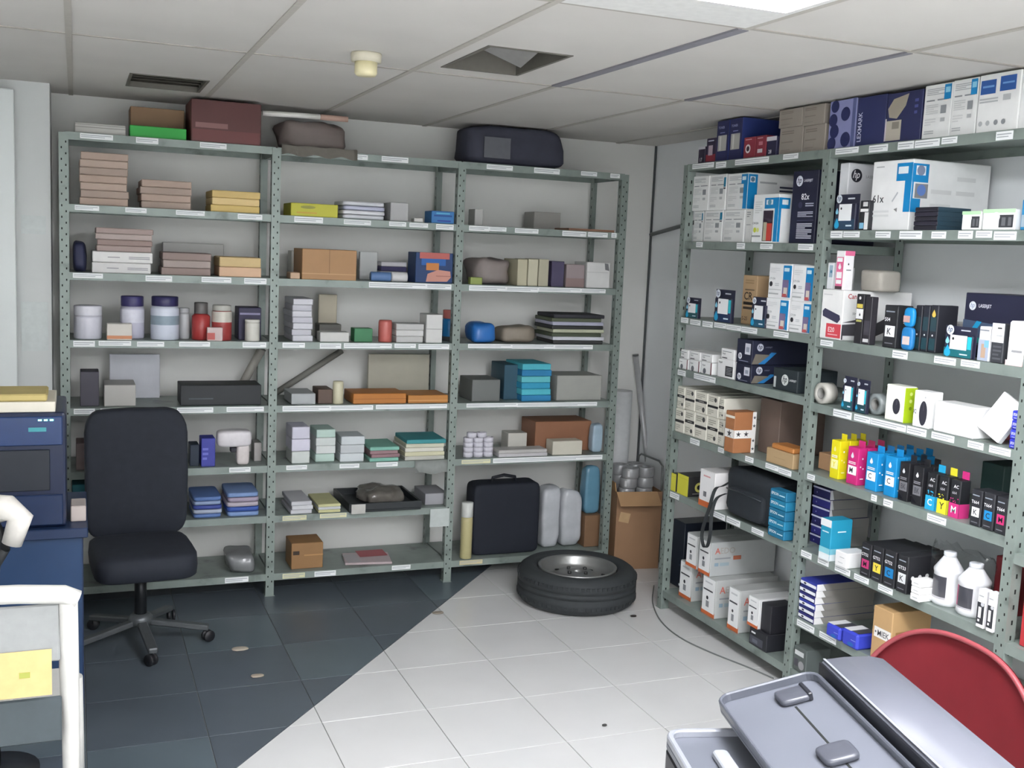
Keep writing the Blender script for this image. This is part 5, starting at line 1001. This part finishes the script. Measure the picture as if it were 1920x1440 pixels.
bm = bmesh.new(); tube(bm, [(P0.x, .405, P0.z), (3.16, P1.y, P1.z)] if False else [(3.155, .40, P0.z), (3.155, -.30, P0.z+.10)], .011, 10); o = fin('wall_bar', bm, mat('#6c6f70', .5, .3)); tag(o, 'grey metal bar fixed diagonally on the right wall near the corner', 'bar')
# ---- cable and litter on the floor
pts = [onp(x, y, 2, .004) for x, y in ((1226, 1098), (1224, 1130), (1240, 1165), (1275, 1195), (1330, 1222), (1400, 1250), (1450, 1272))]
bm = bmesh.new(); sm = []
for i in range(len(pts)-1):
    p0, p1, p2, p3 = pts[max(0, i-1)], pts[i], pts[i+1], pts[min(len(pts)-1, i+2)]
    for t in range(5):
        t /= 5; sm.append(.5*((2*p1)+(-p0+p2)*t+(2*p0-5*p1+4*p2-p3)*t*t+(-p0+3*p1-3*p2+p3)*t**3))
sm.append(pts[-1]); tube(bm, sm, .0032, 6); o = fin('floor_cable', bm, mat('#6f7371', .5)); tag(o, 'thin grey cable curling on the tiles along the right rack', 'cable')
for i, (x, y, s, c, lab) in enumerate(((1187, 1156, .016, '#2c2622', 'dark crumb of dirt on the tiles beside the spare wheel'), (1133, 1361, .010, '#3a3a38', 'tiny dark chip in the middle of a white tile'), (822, 1150, .028, '#8d8478', 'tan scrap on the edge between dark and white tiles'), (450, 1217, .034, '#b5ab9c', 'pale paper scrap on the dark tiles'), (484, 1268, .026, '#a89c8c', 'smaller pale scrap on the dark tiles'))):
    p = onp(x, y, 2, .002); bm = bmesh.new(); blob(bm, s*2, s*1.3, .008, e=.8, nu=10, nv=6, lump=.4, seed=i*3); o = fin('floor_scrap', bm, mat(c, .7)); o.location = (p.x, p.y, .0012); tag(o, lab, 'litter', 'scraps on the floor')
# ---- office chair
e = empty('office_chair', (.295, -.47, .0014), R(4)); CM = mat('#1d222c', .8, var=.15, scale=25, bump=.2); GM = mat('#5d6163', .4, .4)
bm = bmesh.new(); blob(bm, .42, .09, .56, e=.28, nu=28, nv=16, lump=.02)
for v in bm.verts: v.co.y += .10*(v.co.z-.28)**2*2+.06*(v.co.x/.2)**2*-.4
bmesh.ops.translate(bm, vec=(0, .16, .43), verts=bm.verts[:]); fin('backrest', bm, CM, e)
bm = bmesh.new(); blob(bm, .41, .44, .12, e=.35, nu=28, nv=10, M=Matrix.Translation((0, -.06, .335))); fin('seat', bm, CM, e)
bm = bmesh.new(); tube(bm, [(0, .02, .34), (0, .20, .36), (0, .225, .50)], .018, 8); fin('back_bracket', bm, mat('#17191c', .5), e)
bm = bmesh.new(); tube(bm, [(0, 0, .10), (0, 0, .34)], .025, 14); fin('gas_column', bm, mat('#24272a', .35, .3), e)
bm = bmesh.new(); lathe(bm, [(0, .085), (.05, .085), (.05, .115), (.035, .13), (0, .13)], n=20); fin('hub', bm, GM, e)
for k in range(5):
    a = R(-15+72*k); c, s = math.cos(a), math.sin(a)
    bm = bmesh.new(); box(bm, .03, .285, -.02, .02, -.012, .012, bev=.005, M=Matrix.Rotation(a, 4, 'Z') @ Matrix.Translation((0, 0, .098)) @ Matrix.Rotation(R(8), 4, 'Y')); sp_ = fin('base_spoke', bm, GM, e)
    bm = bmesh.new(); M = Matrix.Translation((.275*c, .275*s, .0252)) @ Matrix.Rotation(a+.6, 4, 'Z')
    for q in (-.016, .006): lathe(bm, [(0, 0), (.024, 0), (.025, .002), (.025, .009), (.024, .011), (0, .011)], n=16, M=M @ Matrix.Translation((0, q, 0)) @ Matrix.Rotation(R(90), 4, 'X'))
    tube(bm, [(.275*c, .275*s, .03), (.275*c, .275*s, .062)], .007, 8); fin('caster', bm, mat('#1a1b1f', .5), sp_)
tag(e, 'dark navy upholstered office chair on a five-spoke base', 'chair')
# ---- blue desk with the blue device
e = empty('desk', (-.42, -1.05, .0014)); DB = mat('#15294a', .45, var=.08, scale=6)
bm = bmesh.new(); box(bm, -.5, .5, -.26, .30, .70, .735, bev=.003); fin('desktop', bm, DB, e)
bm = bmesh.new(); box(bm, -.48, .48, -.24, -.225, .05, .6995); fin('front_panel', bm, mat('#143458', .45, var=.08, scale=6), e)
for x in (-.47, .47):
    bm = bmesh.new(); box(bm, x-.015, x+.015, -.222, .29, 0, .6995, bev=.002); fin('side_panel', bm, DB, e)
tag(e, 'blue panelled desk beside the office chair', 'desk')
ZD = .7370
def dev(name, x0, x1, y0, y1, z0, z1, col, lab, cat, bev=.006, rough=.4):
    bm = bmesh.new(); box(bm, -(x1-x0)/2, (x1-x0)/2, 0, y1-y0, 0, z1-z0, bev=bev); o = fin(name, bm, mat(col, rough, var=.08, scale=8)); o.location = ((x0+x1)/2, y0, z0); tag(o, lab, cat); return o
e = empty('office_printer', (-.21, -1.29, ZD)); w2 = .222; hD = .395
bm = bmesh.new(); box(bm, -w2, w2, .012, .42, 0, hD, bev=.010, seg=2); fin('casing', bm, mat('#0e1c3a', .35, var=.08, scale=6), e)
bm = bmesh.new(); box(bm, -w2+.01, w2-.01, 0, .0115, hD-.11, hD-.012, bev=.003); cp_ = fin('control_panel', bm, mat('#1e3560', .3), e)
for k in range(3): bm = bmesh.new(); box(bm, w2-.085+k*.018, w2-.074+k*.018, -.0022, -.0002, hD-.026, hD-.021); fin('indicator_light', bm, mat('#7fffd0', .4, var=0, emit=4), cp_)
bm = bmesh.new(); box(bm, w2-.115, w2-.06, -.0022, -.0002, hD-.062, hD-.048); fin('lit_display', bm, mat('#2f8088', .4, var=0, emit=.2), cp_)
bm = bmesh.new(); box(bm, -w2+.02, w2-.05, .002, .0118, .13, hD-.125, bev=.002); fin('output_bay', bm, mat('#0b1420', .5), e)
bm = bmesh.new(); box(bm, -w2+.01, w2-.01, 0, .0115, .01, .115, bev=.003); tr_ = fin('paper_drawer', bm, mat('#122648', .35), e)
bm = bmesh.new(); box(bm, -.06, .06, -.010, -.0003, .075, .092, bev=.003); fin('drawer_handle', bm, mat('#101a2c', .5), tr_)
tag(e, 'dark blue office printer with three lit indicators on the blue desk', 'printer')
zt = ZD+hD+.0006
dev('paper_stack', -.40, -.02, -1.27, -.98, zt, zt+.035, '#cfcabb', 'pale paper stack on top of the dark blue printer', 'paper', .002, .7)
dev('envelope', -.36, -.045, -1.265, -1.05, zt+.0356, zt+.060, '#b9a86c', 'dull yellow envelope pile on the pale paper stack', 'envelope', .005, .7)
dev('carton', .025, .075, -1.22, -1.10, ZD, ZD+.055, '#b5aaa4', 'small grey-pink box on the desk beside the printer', 'box', .003)
dev('sticky_note_pad', -.01, .03, -1.302, -1.296+.03*0+.0, ZD, ZD+.012, '#8fc4a8', 'mint green note pad at the front edge of the blue desk', 'note pad', .001) if False else None
# white pillar cover and pale panel at the left
bm = bmesh.new(); box(bm, -.75, -.195, .01, .045, .0014, 2.33, bev=.003); o = fin('wall_panel', bm, mat('#dfe4e2', .5, var=.04, scale=3)); tag(o, 'tall white panel leaning flat against the pillar', 'panel')
for k, (a, b, z0, z1) in enumerate(((-.18, -.07, 1.20, 1.42), (-.175, -.075, 1.72, 1.80))):
    bm = bmesh.new(); box(bm, a, b, .066, .0695, z0, z1); o = fin('paper_notice', bm, mat('#ccd2d0', .6)); tag(o, ('blank pale notice taped low on the pillar', 'small blank pale notice taped high on the pillar')[k], 'notice')
# ---- white plastic chair with a card, foreground left
e = empty('plastic_chair', (-.19, -2.30, .0014)); WM = mat('#c9c8c3', .4, var=.03); zt_ = .835
for sx in (-1, 1):
    bm = bmesh.new(); tube(bm, [(sx*.22, .10, 0), (sx*.218, .05, .40), (sx*.215, 0, .62), (sx*.215, -.03, zt_-.02)], [.020, .022, .024, .022], 12); fin('back_leg', bm, WM, e)
    bm = bmesh.new(); tube(bm, [(sx*.235, .50, 0), (sx*.225, .46, .42)], [.02, .024], 12); fin('front_leg', bm, WM, e)
bm = bmesh.new(); tube(bm, [(-.235, -.03, zt_-.018), (-.21, -.03, zt_-.004), (-.1, -.033, zt_+.008), (0, -.035, zt_+.012), (.1, -.033, zt_+.008), (.205, -.03, zt_-.002), (.235, -.028, zt_-.018)], .024, 12); fin('top_rail', bm, WM, e)
bm = bmesh.new(); box(bm, -.195, .195, -.030, -.018, .66, zt_-.025, bev=.004); fin('upper_back_panel', bm, mat('#8f9190', .45), e)
bm = bmesh.new(); box(bm, -.197, .197, -.014, -.004, .44, .56, bev=.004); fin('lower_back_panel', bm, mat('#3f484c', .5), e)
bm = bmesh.new(); box(bm, -.225, .225, .05, .50, .415, .440, bev=.012, seg=2); fin('seat', bm, WM, e)
bm = bmesh.new(); box(bm, -.10, .175, -.0335, -.0325, .575, .695); fin('cream_card', bm, mat('#cdb078', .6), e); 
bm = bmesh.new(); box(bm, .10, .125, -.0345, -.0336, .625, .640); fin('card_print', bm, mat('#9a9f4a', .6), e)
tag(e, 'white plastic chair with a cream card tied to its back', 'chair')
# white folded cloth with black cord on the chair seat side
zs = .4422
o = dev('cloth_heap', -.36, -.12, -2.12, -1.86, zs, zs+.02, '#c9c8c2', 'folded pale cloth lying on the white plastic chair seat', 'cloth', .006, .8)
e = empty('desk_lamp', (-.20, -1.55, .0014))
bm = bmesh.new(); lathe(bm, [(0, 0), (.13, 0), (.13, .02), (.02, .035), (0, .035)], n=24); fin('base', bm, mat('#2a2c2e', .5), e)
bm = bmesh.new(); tube(bm, [(0, 0, .0355), (0, 0, .62), (.01, -.02, .70), (.04, -.05, .76)], .016, 10); fin('stem', bm, mat('#26292b', .5), e)
bm = bmesh.new(); tube(bm, [(-.02, -.03, .90), (.045, -.06, .885), (.085, -.08, .86), (.06, -.075, .78)], [.03, .045, .038, .03], 14); fin('head', bm, mat('#dedad2', .45), e)
bm = bmesh.new(); tube(bm, [(.04, -.05, .757), (.03, -.055, .80), (.0, -.04, .87)], .014, 8); fin('elbow', bm, mat('#202224', .5), e)
tag(e, 'white-headed lamp on a dark stem in front of the blue desk', 'lamp')
# ---- red chair behind the printer
e = empty('red_chair', (2.06, -3.13, .0014), R(0)); RM = mat('#8e2b34', .55, var=.08, scale=10, bump=.1)
bm = bmesh.new(); n1, n2 = 28, 14; grid = []
for j in range(n2+1):
    row = []
    for i in range(n1+1):
        a = -1+2*i/n1; t = j/n2
        hmax = .395*math.sqrt(max(0, 1-abs(a)**2.6))+.02
        y = .35*a; z = .37+hmax*t; x = .10+.06*(a*a)*-1.3+.04*t
        row.append(bm.verts.new((x, y, z)))
    grid.append(row)
for j in range(n2):
    for i in range(n1):
        f = bm.faces.new((grid[j][i], grid[j][i+1], grid[j+1][i+1], grid[j+1][i])); f.smooth = True
bmesh.ops.solidify(bm, geom=bm.faces[:], thickness=.03); fin('backrest', bm, RM, e, smooth=True, angle=50)
bm = bmesh.new(); tube(bm, [Vector(((.10-.078*(a*a)+.04-.012), .35*a, .37+.395*math.sqrt(max(0, 1-abs(a)**2.6))+.018)) for a in [-.985+1.97*i/40 for i in range(41)]], .007, 8); fin('edge_piping', bm, mat('#94444a', .45), e)
bm = bmesh.new(); blob(bm, .40, .50, .10, e=.4, nu=28, nv=10, M=Matrix.Translation((.36, 0, .36))); fin('seat', bm, RM, e)
for sx in (.14, .50):
    for sy in (-.2, .2): bm = bmesh.new(); tube(bm, [(sx, sy, .40), (sx, sy*1.1, 0)], .014, 10); fin('leg', bm, mat('#2b2b2d', .4, .5), e)
tag(e, 'red upholstered chair with rounded back behind the printer', 'chair')
# ---- multifunction printer, foreground right
TH = R(-15); OX, OY = 1.413, -3.149
st_ = empty('printer_stand', (OX, OY, .0014), TH); SM = mat('#8b8d8f', .5)
for x in (-.08, .38):
    for y in (-.50, -.09): bm = bmesh.new(); box(bm, x-.02, x+.02, y-.02, y+.02, 0, .389); fin('leg', bm, SM, st_)
bm = bmesh.new(); box(bm, -.12, .43, -.54, -.05, .3895, .42, bev=.003); fin('stand_top', bm, SM, st_)
tag(st_, 'grey four-legged stand under the multifunction printer', 'stand')
e = empty('multifunction_printer', (OX, OY, .4222), TH)
PB = mat('#23242b', .38, var=.05); PG = mat('#656871', .30, var=.03, scale=6); PR = mat('#9b9ea6', .28, .2, var=.02); PD = mat('#17181d', .35, var=.03)
def rounded(x0, x1, y0, y1, rad, ins=0):
    o = []; r = max(.002, rad-ins)
    for cx, cy, a0 in ((x1-rad, y1-rad, 0), (x0+rad, y1-rad, 90), (x0+rad, y0+rad, 180), (x1-rad, y0+rad, 270)):
        for k in range(6): a = R(a0+18*k); o.append((cx+r*math.cos(a), cy+r*math.sin(a)))
    return o
def rslab(name, dims, z0, z1, rad, M, bev=.003, parent=None, T=None):
    bm = bmesh.new(); rg = [[bm.verts.new((x, y, z)) for x, y in rounded(*dims, rad, i_)] for i_, z in ((bev, z0), (0, z0+bev), (0, z1-bev), (bev, z1))]; n = len(rg[0])
    for A, B in zip(rg, rg[1:]):
        for k in range(n): bm.faces.new((A[k], A[(k+1) % n], B[(k+1) % n], B[k]))
    bm.faces.new(rg[0][::-1]); bm.faces.new(rg[-1])
    if T is not None: bmesh.ops.transform(bm, matrix=T, verts=bm.verts[:])
    return fin(name, bm, M, parent or e)
def rrim(name, dims, z0, z1, rad, t, M, parent=None, T=None):
    bm = bmesh.new(); rg = [[bm.verts.new((x, y, z)) for x, y in rounded(*dims, rad, i_)] for i_, z in ((0, z0), (0, z1-.003), (.003, z1), (t-.003, z1), (t, z1-.003), (t, z0))]; n = len(rg[0])
    for A, B in zip(rg, rg[1:]+rg[:1]):
        for k in range(n): bm.faces.new((A[k], A[(k+1) % n], B[(k+1) % n], B[k]))
    bmesh.ops.recalc_face_normals(bm, faces=bm.faces[:])
    if T is not None: bmesh.ops.transform(bm, matrix=T, verts=bm.verts[:])
    return fin(name, bm, M, parent or e)
BD = (-.135, .43, -.56, -.045)
rslab('body', BD, 0, .228, .04, PB, .006)
rslab('scanner_bed', BD, .2285, .246, .04, PG)
rrim('scanner_rim', BD, .2465, .262, .04, .014, PR)
rslab('output_stop', (-.055, -.02, -.36, -.15), .2465, .262, .012, mat('#9a9da2', .35))
# document feeder: tray climbing towards the raised cover
TL = Matrix.Translation((0, 0, .300)) @ Matrix.Rotation(R(-15), 4, 'Y')
TD = (.0, .246, -.56, .0)
tr = rslab('feeder_tray', TD, -.012, 0, .035, PG, T=TL)
rrim('feeder_rim', TD, .0005, .020, .035, .008, mat('#565961', .28), tr, T=TL)
bm = bmesh.new(); vv = []
for y in (-.54, -.03): vv.append([bm.verts.new(p) for p in ((.05, y, .247), (.225, y, .247), (.225, y, .344), (.05, y, .298))])
for k in range(4): bm.faces.new((vv[0][k], vv[0][(k+1) % 4], vv[1][(k+1) % 4], vv[1][k]))
bm.faces.new(vv[0]); bm.faces.new(vv[1][::-1]); bmesh.ops.recalc_face_normals(bm, faces=bm.faces[:]); fin('feeder_support', bm, PD, e)
for cx, cy, wx, wy in ((.160, -.075, .075, .062), (.146, -.345, .075, .070)):
    bm = bmesh.new(); blob(bm, wx, wy, .016, e=.4, nu=24, nv=8, M=TL @ Matrix.Translation((cx, cy, .0006))); fin('paper_guide', bm, mat('#4a4c54', .28), tr)
bm = bmesh.new(); box(bm, .186, .196, -.105, -.045, .0006, .020, bev=.002, M=TL); fin('guide_fence', bm, mat('#26272d', .3), tr)
bm = bmesh.new(); box(bm, .148, .153, -.50, -.11, .0002, .0009, M=TL); fin('guide_slot', bm, HOLE, tr)
prof = [(.246, .247), (.246, .400), (.252, .407), (.30, .413), (.36, .415), (.395, .408), (.413, .385), (.42, .345), (.42, .247)]
bm = bmesh.new(); secs = []
for y, ins in ((-.56, 0), (-.006, 0), (0, .006)): secs.append([bm.verts.new((x+(.33-x)*ins*1.5, y, z_-(ins if z_ > .26 else 0))) for x, z_ in prof])
for A, B in zip(secs, secs[1:]):
    for k in range(len(prof)-1): bm.faces.new((A[k], A[k+1], B[k+1], B[k])).smooth = k > 1
bm.faces.new(secs[0]); bm.faces.new(secs[-1][::-1]); bmesh.ops.recalc_face_normals(bm, faces=bm.faces[:])
cv = fin('feeder_cover', bm, mat('#5d5f68', .45, var=.03, scale=6), e)
bm = bmesh.new(); box(bm, .2405, .2455, -.56, -.004, .30, .399); fin('feed_slot', bm, PD, e)
bm = bmesh.new(); box(bm, .2475, .2535, -.56, -.006, .4075, .4095, bev=.0006); fin('cover_trim', bm, PR, cv)
tag(e, 'dark grey multifunction printer with open document feeder tray', 'printer')
